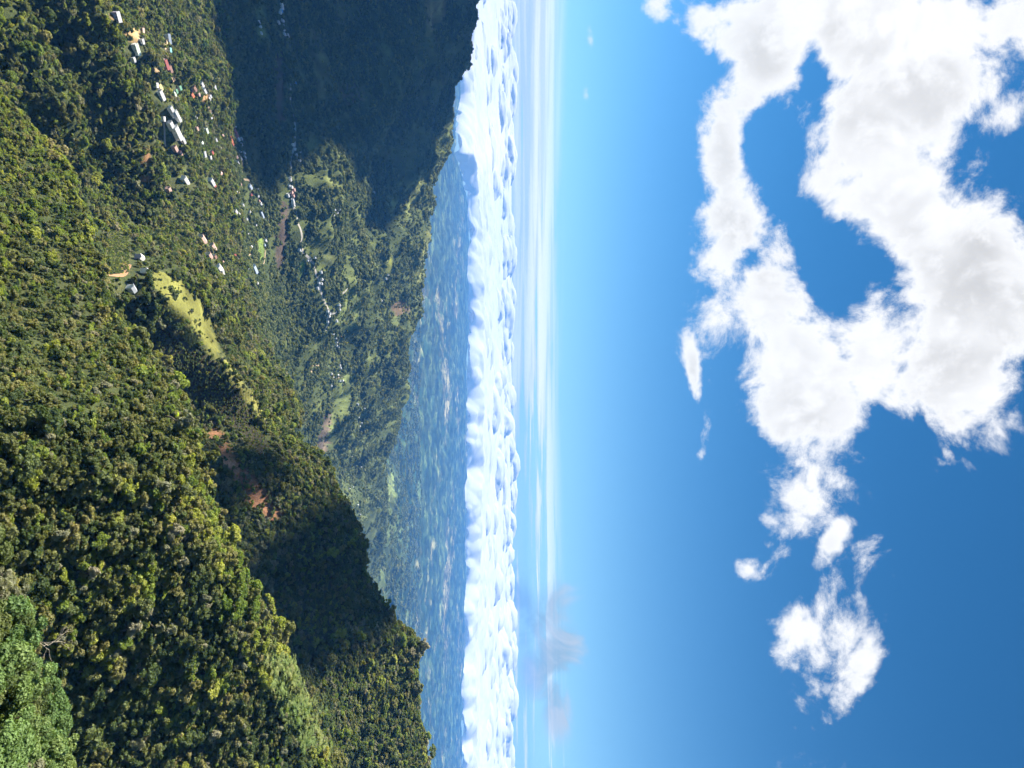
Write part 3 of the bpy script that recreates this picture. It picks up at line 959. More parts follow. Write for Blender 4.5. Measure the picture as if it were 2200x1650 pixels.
def cached(key, fn):
    if key not in _mesh_cache:
        _mesh_cache[key] = fn()
    return _mesh_cache[key]


CLEAR = []          # plots kept free of trees: x, y, radius
DOOR_ME = None


def house(px, py, roof, size, rot, label, group=None, wall='cream', parts=True):
    p = hit(px, py, 430)
    L, Wd, H, rise = SZ[size]
    z = float(np.max(ground_z([p[0], p[0] - 2, p[0] + 2, p[0]], [p[1] + 2, p[1], p[1], p[1] - 2])))
    e = bpy.data.objects.new('house', None)
    e.location = (p[0], p[1], z + 0.3)
    e.rotation_euler = (0, 0, R(rot))
    e.scale = (0.92, 0.92, 0.92)
    coll_link(e)
    tag(e, label, 'house', group)
    coll_link(bpy.data.objects.new('wall', cached(('w', size, wall), lambda: wall_mesh(L, Wd, H, rise, M_WALL[wall]))), e)
    coll_link(bpy.data.objects.new('roof', cached(('r', size, roof), lambda: roof_mesh(L, Wd, H, rise, M_ROOF[roof]))), e)
    if parts:
        b = -Wd / 2
        dm = cached(('d', size), lambda: mesh_np('door', *box(-0.45, 0.45, b - 0.06, b + 0.02, 0, 2.0), [M_DOOR]))
        coll_link(bpy.data.objects.new('door', dm), e)
        wm = cached(('g', size), lambda: mesh_np('window', *box(-0.55, 0.55, b - 0.05, b + 0.02, 0.95, 1.9), [M_GLASS]))
        for sx in (-1, 1):
            w = coll_link(bpy.data.objects.new('window', wm), e)
            w.location = (sx * L * 0.3, 0, 0)
    CLEAR.append((p[0], p[1], L * 0.62 + 2.0))
    # the line of sight in front stays open, as it does in the photograph
    for k in (0.75, 1.5):
        CLEAR.append((p[0] * (1 - 0.011 * k), p[1] * (1 - 0.011 * k), L * 0.5 + 1.0))
    return e


# (picture x, picture y, roof, size, turn, label, group)
V1, V2 = 'houses of the village on the near spur', 'houses strung along the lower village lane'
HOUSES = [
    (247, 36, 'white', 'm', 35, 'white roofed house with lilac walls beside the topmost tan yard', None, 'lilac'),
    (304, 66, 'pink', 's', 10, 'small pink hut at the edge of the round tan clearing', None, 'pink'),
    (303, 89, 'white', 's', 30, 'small white roofed hut below the round tan clearing', None, 'white'),
    (290, 106, 'pale green', 'l', 40, 'pale green roofed house among trees beside the tan clearing', None, 'white'),
    (283, 128, 'white', 's', 40, 'small white shed in trees behind the pale green roof', None, 'white'),
    (359, 84, 'slate', 'l', 20, 'slate blue roofed house standing alone on the dark slope', None, 'white'),
    (361, 108, 'teal', 's', 10, 'small teal roofed hut by the pale path on the dark slope', None, 'cream'),
    (354, 138, 'dark red', 'l', 45, 'dark red roofed house above the curved bare yard', None, 'pink'),
    (363, 148, 'brown', 'm', 45, 'brown roofed house next to the curved bare yard', None, 'pink'),
    (343, 139, 'orange', 'm', 15, 'orange red roofed house nearest the curved bare yard', None, 'pink'),
    (341, 186, 'tan', 'm', 60, 'tan roofed house at the upper end of the village', None, 'cream'),
    (344, 204, 'white', 'l', 55, 'white roofed house just below the tan roofed one', None, 'white'),
    (333, 184, 'white', 's', 10, 'tiny white shed beside the tan roofed house', None, 'white'),
    (372, 206, 'pale green', 'l', 65, 'long pale green roofed house in the bushes', None, 'white'),
    (382, 186, 'green', 'm', 50, 'green roofed house in the bushes above the pale green one', None, 'cream'),
    (376, 195, 'green', 's', 50, 'smaller green roofed hut beside the green roofed house', None, 'cream'),
    (408, 203, 'orange', 'm', 70, 'orange roofed house on the middle lane', None, 'pink'),
    (413, 190, 'brown', 'm', 70, 'brown roofed house next to the orange roofed one', None, 'pink'),
    (432, 181, 'white', 'm', 65, 'white roofed house at the top of the orange earth bank', None, 'white'),
    (436, 195, 'white', 'm', 65, 'white roofed house on the orange earth bank itself', None, 'white'),
    (424, 202, 'pink', 's', 60, 'small pinkish hut near the orange earth bank', None, 'pink'),
    (459, 188, 'pale grey', 'm', 40, 'pale grey roofed house above the row of parked sheds', None, 'white'),
    (449, 206, 'white', 's', 60, 'white shed in the row below the orange earth bank', 'sheds in a row below the earth bank', 'white'),
    (447, 211, 'white', 's', 60, 'white shed in the row below the orange earth bank', 'sheds in a row below the earth bank', 'white'),
    (490, 185, 'orange', 's', 30, 'lone small orange hut at the forest edge over the gully', None, 'pink'),
    (449, 249, 'pale grey', 'm', 40, 'grey white house with pink end by the straight lane', None, 'pink'),
    (367, 240, 'white', 'w', 62, 'upper of two long white roofed sheds side by side', None, 'white'),
    (377, 249, 'white', 'w', 62, 'lower of two long white roofed sheds side by side', None, 'white'),
    (347, 256, 'white', 's', 10, 'small white hut where the garden path begins', None, 'white'),
    (364, 270, 'white', 'l', 60, 'white roofed house above the bright green garden strip', None, 'white'),
    (376, 285, 'white', 'x', 58, 'biggest white roofed building of the village', None, 'white'),
    (391, 301, 'white', 'm', 55, 'white roofed house below the biggest white building', None, 'white'),
    (373, 319, 'pink', 'm', 60, 'pink walled house at the end of the green garden strip', None, 'pink'),
    (384, 329, 'pink', 's', 60, 'small pink hut by the dark tree clump', None, 'pink'),
    (441, 280, 'pale green', 'm', 50, 'pointed pale teal roof alone in the forest', None, 'white'),
    (430, 306, 'pale green', 's', 80, 'narrow pale green hut in the forest', None, 'white'),
    (437, 331, 'pale grey', 'm', 30, 'square light grey roof among the trees', None, 'white'),
    (453, 327, 'red', 's', 60, 'small red roofed hut near the square grey roof', None, 'pink'),
    (450, 338, 'white', 's', 20, 'tiny white hut beside the red roofed hut', None, 'white'),
    (503, 285, 'dark red', 'x', 65, 'large dark red roofed hall in the lower village', None, 'pink'),
    (494, 298, 'orange', 'l', 40, 'orange roofed building in front of the large red hall', None, 'pink'),
    (497, 307, 'orange', 'm', 60, 'smaller orange annex touching the orange roofed building', None, 'pink'),
    (509, 296, 'pale grey', 'w', 75, 'long pale grey shed behind the large red hall', None, 'white'),
    (503, 270, 'white', 's', 60, 'white hut at the upper end of the red hall', None, 'white'),
    (500, 243, 'white', 's', 70, 'white hut in trees well above the red hall', None, 'white'),
    (498, 261, 'white', 's', 20, 'tiny white shed between the trees above the red hall', None, 'white'),
    (517, 298, 'grey', 's', 60, 'grey hut on the gully side of the pale grey shed', None, 'white'),
    (517, 310, 'pale grey', 's', 60, 'pale hut below the grey hut on the gully side', None, 'white'),
    (515, 324, 'white', 's', 70, 'small white hut along the lower village lane', V2, 'white'),
    (523, 328, 'white', 's', 70, 'small white hut along the lower village lane', V2, 'white'),
    (525, 337, 'white', 's', 70, 'small white hut along the lower village lane', V2, 'white'),
    (516, 340, 'white', 's', 70, 'small white hut along the lower village lane', V2, 'white'),
    (509, 350, 'white', 'm', 75, 'long white house by the bend of the lower village lane', None, 'white'),
    (526, 347, 'tan', 'm', 50, 'tan roofed house beside the lower village lane', None, 'cream'),
    (506, 336, 'pink', 'm', 70, 'pinkish roofed house just below the forecourt of the red hall', None, 'pink'),
    (490, 356, 'pink', 's', 60, 'small pink hut on the bank above the lower lane', None, 'pink'),
    (493, 364, 'blue grey', 's', 60, 'blue grey hut under the small pink hut', None, 'white'),
    (394, 388, 'white', 'l', 65, 'white roofed house below the dark tree clump', None, 'white'),
    (452, 391, 'white', 'l', 65, 'white roof paired with a red one in the forest', None, 'white'),
    (457, 397, 'red', 'm', 65, 'red roof paired with a white one in the forest', None, 'pink'),
    (359, 409, 'pink', 'm', 50, 'pink walled house under the tall leaning trees', None, 'pink'),
    (536, 401, 'blue grey', 'l', 70, 'blue grey roofed building where the tan lane curls round', None, 'white'),
    (538, 419, 'dark red', 'm', 70, 'dark red roof touching the blue grey building', None, 'pink'),
    (552, 404, 'white', 's', 80, 'white hut in the lane above the stream', 'white huts above the stream', 'white'),
    (552, 420, 'white', 'm', 80, 'white house in the lane above the stream', 'white huts above the stream', 'white'),
    (555, 431, 'pink', 's', 70, 'pinkish hut in the lane above the stream', None, 'pink'),
    (558, 437, 'white', 'm', 80, 'white house lowest in the lane above the stream', None, 'white'),
    (544, 428, 'white', 's', 60, 'tiny white shed under the dark red roof', None, 'white'),
    (560, 457, 'blue grey', 'm', 60, 'upper blue grey roof of a tight pair by the stream', None, 'white'),
    (563, 464, 'blue grey', 'm', 50, 'lower blue grey roof of a tight pair by the stream', None, 'white'),
    (515, 395, 'pink', 's', 60, 'small pinkish hut on the wooded bank by the tan lane', None, 'pink'),
    (476, 451, 'white', 's', 30, 'tiny white hut alone in bright bushes', None, 'white'),
    (504, 454, 'white', 'm', 70, 'white house at the head of the pale track', None, 'white'),
    (511, 459, 'white', 's', 70, 'white hut beside the pale track', 'white huts beside the pale track', 'white'),
    (515, 468, 'pink', 's', 70, 'pinkish hut beside the pale track', None, 'pink'),
    (517, 481, 'white', 's', 70, 'white hut beside the pale track', 'white huts beside the pale track', 'white'),
    (516, 496, 'blue grey', 's', 80, 'blue grey hut at the foot of the pale track', None, 'white'),
    (548, 482, 'white', 's', 60, 'pointed white hut above the little meadow', None, 'white'),
    (569, 516, 'white', 'm', 70, 'white house on the stream side of the little meadow', None, 'white'),
    (567, 526, 'blue grey', 's', 70, 'blue grey hut on the stream side of the little meadow', None, 'white'),
    (432, 514, 'pink', 'l', 65, 'uppermost pink roofed house of the farm on the knoll', None, 'cream'),
    (454, 531, 'pink', 'l', 60, 'largest pink roofed house of the farm on the knoll', None, 'cream'),
    (446, 549, 'pink', 'm', 60, 'pink roofed barn lowest in the farm on the knoll', None, 'cream'),
    (458, 551, 'brown', 's', 60, 'brown shed on the bare yard of the farm', None, 'cream'),
    (467, 576, 'white', 'l', 70, 'white roofed house on the wooded shoulder', None, 'white'),
    (474, 585, 'white', 's', 30, 'white shed just below the house on the wooded shoulder', None, 'white'),
    (475, 564, 'pink', 's', 70, 'pinkish hut just above the house on the wooded shoulder', None, 'pink'),
    (284, 553, 'white', 's', 78, 'long white roofed cottage beside the grey field', None, 'lilac'),
    (302, 584, 'white', 's', 75, 'white roofed cottage half hidden in dark trees', None, 'white'),
    (278, 620, 'grey', 's', 55, 'grey roofed shed at the edge of the terraced shrubs', None, 'white'),
    (529, 573, 'blue grey', 'm', 65, 'middle sized blue grey roof near the big one', None, 'white'),
    (545, 578, 'blue grey', 'x', 55, 'big blue grey roof by the end of the meadow', None, 'white'),
    (524, 566, 'pale grey', 's', 65, 'small pale shed above the two blue grey roofs', None, 'white'),
    (543, 595, 'white', 's', 70, 'white hut just below the big blue grey roof', None, 'white'),
    (551, 608, 'white', 's', 75, 'white hut furthest down from the big blue grey roof', None, 'white'),
    (502, 546, 'red', 's', 60, 'small red roofed hut in trees above the curling path', None, 'pink'),
    (508, 553, 'pale grey', 's', 60, 'small pale hut in trees above the curling path', None, 'white'),
]
far_groups = [
    ('tiny pale roof on the slope between the village and the red hall', 'scattered roofs above the red hall', 'white', 's',
     [(418, 250), (462, 300), (470, 318), (484, 340)]),
    ('small pinkish roof on the slope between the village and the red hall', 'pink roofs above the red hall', 'pink', 's', [(421, 276), (462, 270), (476, 290), (470, 372)]),
    ('tiny white roof in the bushes over the stream', 'roofs in the bushes over the stream', 'white', 's', [(505, 410), (520, 440), (535, 455), (528, 470), (545, 505), (530, 500), (500, 520), (538, 530)]),
    ('white roofed house in the hamlet at the road bend across the stream', 'hamlet at the road bend', 'white', 'm',
     [(620, 399), (617, 419), (628, 436), (622, 385), (624, 402), (629, 440), (627, 430)]),
    ('pink roofed house in the hamlet at the road bend across the stream', 'pink houses at the road bend', 'pink', 'm', [(625, 414), (628, 420), (630, 408)]),
    ('pale roofed house in the hamlet high on the shaded mountain side', 'hamlet on the shaded mountain', 'white', 'm',
     [(604, 9), (605, 16), (606, 44), (597, 48), (607, 56), (610, 73), (617, 77), (601, 27), (608, 62)]),
    ('small pale house among trees below the shaded hamlet', 'houses below the shaded hamlet', 'pale grey', 's', [(555, 47), (558, 57), (560, 71)]),
    ('white roofed house by the road where the shade ends', 'houses where the shade ends', 'white', 's', [(628, 311), (643, 325), (636, 333), (642, 345), (633, 321)]),
    ('small white house on the far wooded slope above the hamlet', 'houses on the far wooded slope', 'white', 's', [(718, 450), (723, 457), (735, 460), (716, 462), (728, 450)]),
    ('white house along the pale road that crosses the far slope', 'houses along the pale road', 'white', 'm',
     [(688, 584), (690, 600), (683, 607), (681, 619), (689, 609), (702, 668), (704, 680), (706, 674), (702, 690), (726, 655), (728, 664), (722, 689)]),
    ('white house in the hamlet at the far end of the pale road', 'hamlet at the end of the pale road', 'white', 'm',
     [(722, 742), (714, 716), (722, 735), (729, 784), (731, 790), (711, 803), (715, 809), (725, 806), (729, 818), (710, 828), (735, 818), (726, 745), (720, 725)]),
    ('lone white house near the mountain rim', 'lone houses near the rim', 'white', 'm', [(832, 590), (828, 598), (818, 646), (802, 413)]),
    ('tiny pale house in the farthest hamlet before the plain', 'farthest hamlet', 'white', 'm',
     [(768, 868), (762, 890), (770, 896), (776, 909), (782, 877), (765, 902), (772, 916), (755, 980), (771, 992), (774, 1003), (770, 985), (768, 1085), (773, 1105), (769, 1120), (750, 1050), (757, 1045), (783, 1165), (790, 1175)]),
]


def build_houses():
    for h in HOUSES:
        px, py, rf, sz, rot, lab, grp, wl = h
        house(px, py, rf, sz, rot, lab, grp, wl)
    one = [
        (603, 23, 'blue', 'm', 60, 'bright blue roofed house in the shaded hamlet', None, 'white'),
        (633, 178, 'blue', 's', 60, 'tiny bright blue hut by the road on the shaded mountain', None, 'white'),
        (642, 537, 'pale grey', 'm', 60, 'pale roofed house beside the stream below the road', None, 'white'),
        (658, 559, 'pale grey', 's', 60, 'small pale house where the pale road begins', None, 'white'),
        (674, 553, 'white', 's', 60, 'small white house just above the start of the pale road', None, 'white'),
        (731, 721, 'orange', 's', 60, 'small orange roofed house in the far hamlet', None, 'pink'),
    ]
    for px, py, rf, sz, rot, lab, grp, wl in one:
        house(px, py, rf, sz, rot, lab, grp, wl)
    k = 0
    for lab, grp, rf, sz, pts in far_groups:
        for px, py in pts:
            k += 1
            house(px, py, rf, sz, 40 + (k * 37) % 60, lab, grp, 'pink' if rf == 'pink' else 'white', parts=False)


build_houses()

M_TRACK = plain_mat('earth_track', (0.30, 0.23, 0.15), 0.95, 0.3, 0.4)
M_ORANGE = plain_mat('orange_track', (0.30, 0.17, 0.09), 0.95, 0.3, 0.4)
M_STONE = plain_mat('pale_track', (0.36, 0.34, 0.30), 0.95, 0.2, 0.4)


def track(name, pts, width, mat, label, keep=1.0):
    W3 = [hit(px, py, 430) for px, py in pts]
    P = []
    for a, b in zip(W3[:-1], W3[1:]):
        n = max(2, int(np.linalg.norm(b[:2] - a[:2]) / 4.0))
        for k in range(n):
            P.append(a[:2] + (b[:2] - a[:2]) * k / n)
    P.append(W3[-1][:2])
    P = np.array(P)
    for _ in range(4):
        P[1:-1] = (P[:-2] + 2 * P[1:-1] + P[2:]) / 4
    T = np.gradient(P, axis=0)
    T /= np.linalg.norm(T, axis=1)[:, None] + 1e-9
    N = np.stack([-T[:, 1], T[:, 0]], 1)
    rows = []
    for s in (-0.5, -0.17, 0.17, 0.5):
        q = P + N * width * s
        z = ground_z(q[:, 0], q[:, 1]) + 0.35
        rows.append(np.stack([q[:, 0], q[:, 1], z], 1))
    V = np.stack(rows, 1).reshape(-1, 3)
    n = len(P)
    f = []
    for i in range(n - 1):
        for k in range(3):
            f.append((i * 4 + k, i * 4 + k + 1, i * 4 + 5 + k, i * 4 + 4 + k))
    o = coll_link(bpy.data.objects.new(name, mesh_np(name, V, np.array(f), [mat], smooth=True)))
    tag(o, label, kind='structure')
    for q in P[::2]:
        CLEAR.append((q[0], q[1], width * 0.5 + 1.6))
        CLEAR.append((q[0] * 0.992, q[1] * 0.992, width * 0.5 + 1.2))


track('dirt_track', [(218, 594), (228, 588), (243, 590), (262, 596), (268, 575), (272, 566)], 2.2, M_ORANGE, 'orange earth path bending round the terraced shrubs')
track('dirt_track', [(352, 262), (353, 290), (355, 315)], 2.0, M_STONE, 'narrow garden path beside the bright green strip')
track('dirt_track', [(360, 88), (353, 98), (356, 108)], 4.0, M_TRACK, 'short pale path on the dark slope by the slate roof')
track('dirt_track', [(447, 230), (452, 240), (462, 262), (470, 280)], 3.0, M_TRACK, 'straight tan lane below the earth bank')
track('dirt_track', [(498, 312), (510, 318), (514, 332), (521, 350), (520, 370)], 4.0, M_TRACK, 'grey tan lane of the lower village')
track('dirt_track', [(523, 386), (534, 386), (540, 394), (541, 402)], 4.0, M_TRACK, 'tan lane curling round the blue grey building')
track('dirt_track', [(518, 411), (510, 420), (505, 432)], 4.0, M_TRACK, 'pale track winding down through the bushes')
track('dirt_track', [(569, 530), (570, 545), (568, 560), (560, 585)], 4.0, M_TRACK, 'brown path along the edge of the little meadow')
track('dirt_track', [(514, 553), (530, 556), (540, 545), (543, 538)], 2.5, M_TRACK, 'thin curling path above the blue grey roofs')
track('road', [(622, 180), (626, 200), (624, 225), (633, 260), (634, 290), (630, 320), (624, 350), (624, 385)], 5.0, M_STONE, 'mountain road crossing the shaded slope')
track('road', [(628, 440), (637, 462), (640, 478), (646, 520), (652, 545)], 4.5, M_STONE, 'road dropping from the hamlet at the bend')
track('road', [(657, 548), (668, 560), (677, 578), (684, 598), (687, 620), (693, 640), (703, 660), (712, 675), (722, 672), (735, 650), (748, 618)], 5.0, M_STONE, 'pale road zigzagging over the far slope')
track('road', [(704, 680), (702, 700), (700, 712)], 5.0, M_STONE, 'spur of the pale road into the houses')
track('road', [(670, 800), (668, 786), (693, 785)], 5.0, M_TRACK, 'curved track on the far valley floor')
track('road', [(715, 824), (722, 815), (736, 808)], 5.0, M_TRACK, 'track through the hamlet at the road end')

# ------------------------------------------------------------------ the forest
CL = np.array(CLEAR)


def clear_mask(x, y):
    bad = np.zeros(len(x), bool)
    o = np.argsort(x)
    xs = x[o]
    for cx, cy, cr in CL:
        lo, hi = np.searchsorted(xs, (cx - cr, cx + cr))
        if hi > lo:
            idx = o[lo:hi]
            bad[idx] |= (x[idx] - cx) ** 2 + (y[idx] - cy) ** 2 < cr * cr
    return bad


def scatter(d0, d1, per_m2, u0, u1, margin, r, open_thr=None):
    """points on the land between two distances, kept where the camera (or one a step aside) can see them"""
    n = int(per_m2 * (u1 - u0) / F * (d1 * d1 - d0 * d0) / 2)
    d = np.sqrt(r.uniform(d0 * d0, d1 * d1, n))
    u = r.uniform(u0, u1, n)
    x = (u - 825) / F * d
    fi, fj = grid_ij(u, d)
    z = bil(ZG, fi, fj)
    px = 1100 + F * z / d
    keep = (px + margin >= bil(RUN, fi, fj)) & (px > -260)
    if open_thr is not None:
        nz = fbm(x / 130, d / 130, 3, 61) + 0.5 * fbm(x / 40, d / 40, 2, 63)
        keep &= nz > open_thr
    for poly, (lo, hi), col, kp in ZONES:
        m = in_poly(px, u, poly) & (d > lo) & (d < hi)
        keep &= ~(m & (r.random(n) > kp))
    keep &= ~clear_mask(x, d)
    return x[keep], d[keep], z[keep], u[keep], px[keep]


def gn_forest(name, label, pts, scale, rot, vi, coll):
    me = bpy.data.meshes.new(name)
    me.vertices.add(len(pts))
    me.vertices.foreach_set('co', np.asarray(pts, np.float32).ravel())
    a = me.attributes.new('size', 'FLOAT_VECTOR', 'POINT')
    a.data.foreach_set('vector', np.asarray(scale, np.float32).ravel())
    a = me.attributes.new('turn', 'FLOAT_VECTOR', 'POINT')
    a.data.foreach_set('vector', np.asarray(rot, np.float32).ravel())
    a = me.attributes.new('pick', 'INT', 'POINT')
    a.data.foreach_set('value', np.asarray(vi, np.int32))
    o = coll_link(bpy.data.objects.new(name, me))
    ng = bpy.data.node_groups.new(name, 'GeometryNodeTree')
    ng.interface.new_socket('Geometry', in_out='INPUT', socket_type='NodeSocketGeometry')
    ng.interface.new_socket('Geometry', in_out='OUTPUT', socket_type='NodeSocketGeometry')
    gi, go = ng.nodes.new('NodeGroupInput'), ng.nodes.new('NodeGroupOutput')
    ip = ng.nodes.new('GeometryNodeInstanceOnPoints')
    ci = ng.nodes.new('GeometryNodeCollectionInfo')
    ci.inputs['Collection'].default_value = coll
    ci.inputs['Separate Children'].default_value = True
    ci.inputs['Reset Children'].default_value = True

    def na(nm, ty):
        n = ng.nodes.new('GeometryNodeInputNamedAttribute')
        n.data_type = ty
        n.inputs['Name'].default_value = nm
        return n.outputs[0]
    ng.links.new(gi.outputs[0], ip.inputs['Points'])
    ng.links.new(ci.outputs[0], ip.inputs['Instance'])
    ip.inputs['Pick Instance'].default_value = True
    ng.links.new(na('pick', 'INT'), ip.inputs['Instance Index'])
    ng.links.new(na('turn', 'FLOAT_VECTOR'), ip.inputs['Rotation'])
    ng.links.new(na('size', 'FLOAT_VECTOR'), ip.inputs['Scale'])
    ng.links.new(ip.outputs[0], go.inputs[0])
    md = o.modifiers.new('spread', 'NODES')
    md.node_group = ng
    tag(o, label, kind='stuff')
    return o


def rots(n, r, tilt=0.2):
    return np.stack([r.normal(size=n) * tilt, r.normal(size=n) * tilt, r.uniform(0, 6.28, n)], 1)


# species picked by patches so that stands of one kind form
def pick_kind(x, y, r, weights, s):
    n1 = fbm(x / 45, y / 45, 3, s)
    w = np.asarray(weights, float)
    c = np.cumsum(w) / w.sum()
    q = np.clip(0.5 + 0.55 * n1 + r.normal(size=len(x)) * 0.28, 0, 0.999)
    return np.searchsorted(c, q).clip(0, len(w) - 1)


CREST_U = [0, 150, 300, 450, 600, 750, 900, 1000, 1100, 1250, 1330, 1385, 1430, 1550, 1650, 1800]
CREST_D = [430, 440, 440, 400, 345, 290, 255, 250, 258, 280, 296, 308, 318, 343, 362, 388]
rf = np.random.default_rng(19)
SPOT_Y = ['at the very top of the frame', 'near the top of the frame', 'in the upper third', 'above mid height', 'at mid height', 'below mid height', 'in the lower third', 'near the bottom of the frame', 'in the bottom corner']
SPOT_X = ['hard by the left edge', 'close to the left edge', 'a little in from the left edge', 'further in from the left edge', 'well in from the left edge']
KN = {'round': ('broadleaf_tree', 'tree', 'domed tree'), 'tall': ('slender_tree', 'tree', 'slender tree'),
      'umbrella': ('flat_topped_tree', 'tree', 'flat topped tree'), 'bush': ('bush', 'bush', 'rounded bush'), 'sparse': ('thin_crowned_tree', 'tree', 'pale limbed tree')}
CN = {'fresh': 'leaf green', 'deep': 'dark green', 'olive': 'olive', 'bright': 'fresh green', 'grey': 'grey green'}


def plant_tree(kd, lf, tm, cm, loc, rot, s, ipx, ipy):
    nm, cat, desc = KN[kd]
    e = bpy.data.objects.new(nm, None)
    e.location, e.rotation_euler, e.scale = loc, rot, (s, s, s)
    coll_link(e)
    sz = 'small ' if s < 0.85 else ('large ' if s > 1.2 else '')
    where = 'on the sunlit near spur' if loc[1] < 120 else 'on the shaded slope'
    lab = sz + CN[lf] + ' ' + desc + ' ' + where + ' ' + SPOT_Y[int(np.clip(ipy / 1650 * 9, 0, 8))] + ' ' + SPOT_X[int(np.clip(ipx / 110, 0, 4))]
    for cut in (' of the frame', ' from the left edge', ' on the shaded slope', ' on the sunlit near spur'):
        if len(lab.split()) > 16:
            lab = lab.replace(cut, '')
    tag(e, lab, cat, CN[lf] + ' ' + nm.replace('_', ' ') + ' growth of the foreground')
    coll_link(bpy.data.objects.new('trunk', tm), e)
    coll_link(bpy.data.objects.new('crown', cm), e)
    return e


# the near spur: big trees with fine leaves
x, y, z, u, px = scatter(40, 116, 1 / 7.0, 1000, 1800, 140, rf)
vi = np.array([0, 1, 2, 3, 4, 0, 5, 6, 4])[rf.integers(0, 9, len(x))]
sc = rf.uniform(0.5, 1.0, len(x))
for i in range(len(x)):
    c = CLOSE[vi[i]]
    plant_tree(c[0], c[1], c[2], c[3], (x[i], y[i], z[i]), tuple(rots(1, rf)[0]), sc[i], px[i] + 5 * F / y[i], u[i])
n_close = len(x)

x, y, z, u, px = scatter(116, 490, 1 / 1.9, -60, 1760, 60, rf)
keep_ = rf.random(len(x)) < np.interp(u, [900, 1700], [1.0, 0.62])
x, y, z, u, px = x[keep_], y[keep_], z[keep_], u[keep_], px[keep_]
n = len(x)
#            rd ro rb td ud ub  bb bo  so rg to bd
NW = np.array([3, 2, 0.9, 1.4, 1.6, 0.9, 1.0, 1.0, 0.6, 0.8, 0.9, 1.3])
order = np.array([0, 11, 3, 4, 9, 1, 7, 8, 10, 6, 5, 2])       # dark kinds at one end of the patch field, bright ones at the other
vi = order[pick_kind(x, y, rf, NW[order], 77)]
# bright leaf kinds put sunlight into the colour of crest and left shoulder
sunlit_tint = (rf.random(n) < np.clip((680 - u) / 420, 0, 0.8)) | ((np.abs(y - np.interp(u, CREST_U, CREST_D)) < 16) & (u > 1050) & (rf.random(n) < 0.75))
vi = np.where(sunlit_tint, np.array([2, 5, 6, 1, 6])[rf.integers(0, 5, n)], vi)
sc = np.where(rf.random(n) < 0.72, rf.uniform(0.2, 0.5, n), rf.uniform(0.45, 0.95, n)) * np.where(rf.random(n) < 0.03, 1.8, 1.0) * np.interp(u, [500, 1100, 1700], [1.0, 1.0, 1.25])
dist_img = np.sqrt(x * x + y * y + z * z)
on_view = (u > -20) & (u < 1670) & (px > -40)
size_rank = np.where(on_view, sc * np.array([3.0, 3.0, 3.0, 2.4, 2.6, 2.6, 1.5, 1.5, 2.4, 3.0, 2.4, 1.5])[vi] / dist_img, 0)
near_i = np.argsort(-size_rank)[:max(120, 290 - n_close)]
mask_near = np.zeros(n, bool)
mask_near[near_i] = True
ROT = rots(n, rf)
for i in near_i:
    c = NEAR[vi[i]]
    plant_tree(c[0], c[1], c[2], c[3], (x[i], y[i], z[i]), tuple(ROT[i]), sc[i], px[i] + 4 * F / y[i], u[i])
q = ~mask_near
gn_forest('forest', 'dense mixed forest covering the foreground hillside', np.stack([x, y, z - 0.9 * sc], 1)[q], sc[q][:, None] * rf.uniform(0.75, 1.3, (int(q.sum()), 3)), ROT[q], vi[q], fine_c)

# low growth between the trees of the foreground and on the open shrubby ground
x, y, z, u, px = scatter(40, 300, 1 / 4.0, -60, 1760, 30, rf)
n = len(x)
vi = np.array([6, 7, 11, 11])[rf.integers(0, 4, n)]
sc = rf.uniform(0.35, 0.9, n)
gn_forest('undergrowth', 'low bushes filling gaps between the foreground trees', np.stack([x, y, z], 1), np.repeat(sc[:, None], 3, 1), rots(n, rf), vi, fine_c)

x, y, z, u, px = scatter(490, 1250, 1 / 9.0, -80, 1760, 26, rf)
n = len(x)
#             rd ro rb ud td bb bd rg
MW = np.array([1.6, 2.2, 2.4, 1.2, 0.8, 2.2, 1.0, 1.2])
order = np.array([0, 6, 3, 4, 7, 1, 5, 2])
vi = order[pick_kind(x, y, rf, MW[order], 87)]
vi = np.where((u < 520) & (rf.random(n) < 0.4), np.array([2, 5, 1, 2])[rf.integers(0, 4, n)], vi)  # bright leaf kinds at left put sunlight into the forest colour
sc = rf.uniform(0.35, 0.9, n) * np.where(rf.random(n) < 0.06, 2.0, 1.0)
gn_forest('forest', 'forest on the middle ridge and around the village', np.stack([x, y, z], 1), sc[:, None] * rf.uniform(0.75, 1.35, (n, 3)), rots(n, rf), vi, mid_c)

x, y, z, u, px = scatter(430, 820, 1 / 7.0, 860, 1760, 26, rf)
n = len(x)
vi = np.array([0, 0, 1, 3, 6, 6, 7, 2])[rf.integers(0, 8, n)]
sc = rf.uniform(0.4, 0.95, n)
gn_forest('forest', 'dark forest on the steep face of the middle ridge', np.stack([x, y, z - 0.8], 1), sc[:, None] * rf.uniform(0.8, 1.35, (n, 3)), rots(n, rf), vi, mid_c)

# crops and tussocks on the open plots of the middle ground
cx, cy, cz = [], [], []
for poly, (lo, hi), col, kp in ZONES[1:]:
    if lo > 900 or col[0] > 0.25:
        continue
    pl = np.array(poly)
    m_ = 1300 if kp < 0.06 and col[0] < 0.11 else 40
    qx = rf.uniform(pl[:, 0].min(), pl[:, 0].max(), m_ * 3)
    qy = rf.uniform(pl[:, 1].min(), pl[:, 1].max(), m_ * 3)
    ok = in_poly(qx, qy, poly)
    for a_, b_ in list(zip(qx[ok], qy[ok]))[:m_]:
        h_ = hit(a_, b_, lo)
        if h_[1] < hi:
            cx.append(h_[0]); cy.append(h_[1]); cz.append(h_[2])
n = len(cx)
sc = rf.uniform(0.25, 0.6, n)
gn_forest('crops', 'knee high shrubs and tussocks on the open plots', np.stack([cx, cy, cz], 1), np.repeat(sc[:, None], 3, 1), rots(n, rf), np.array([5, 6, 6])[rf.integers(0, 3, n)], mid_c)

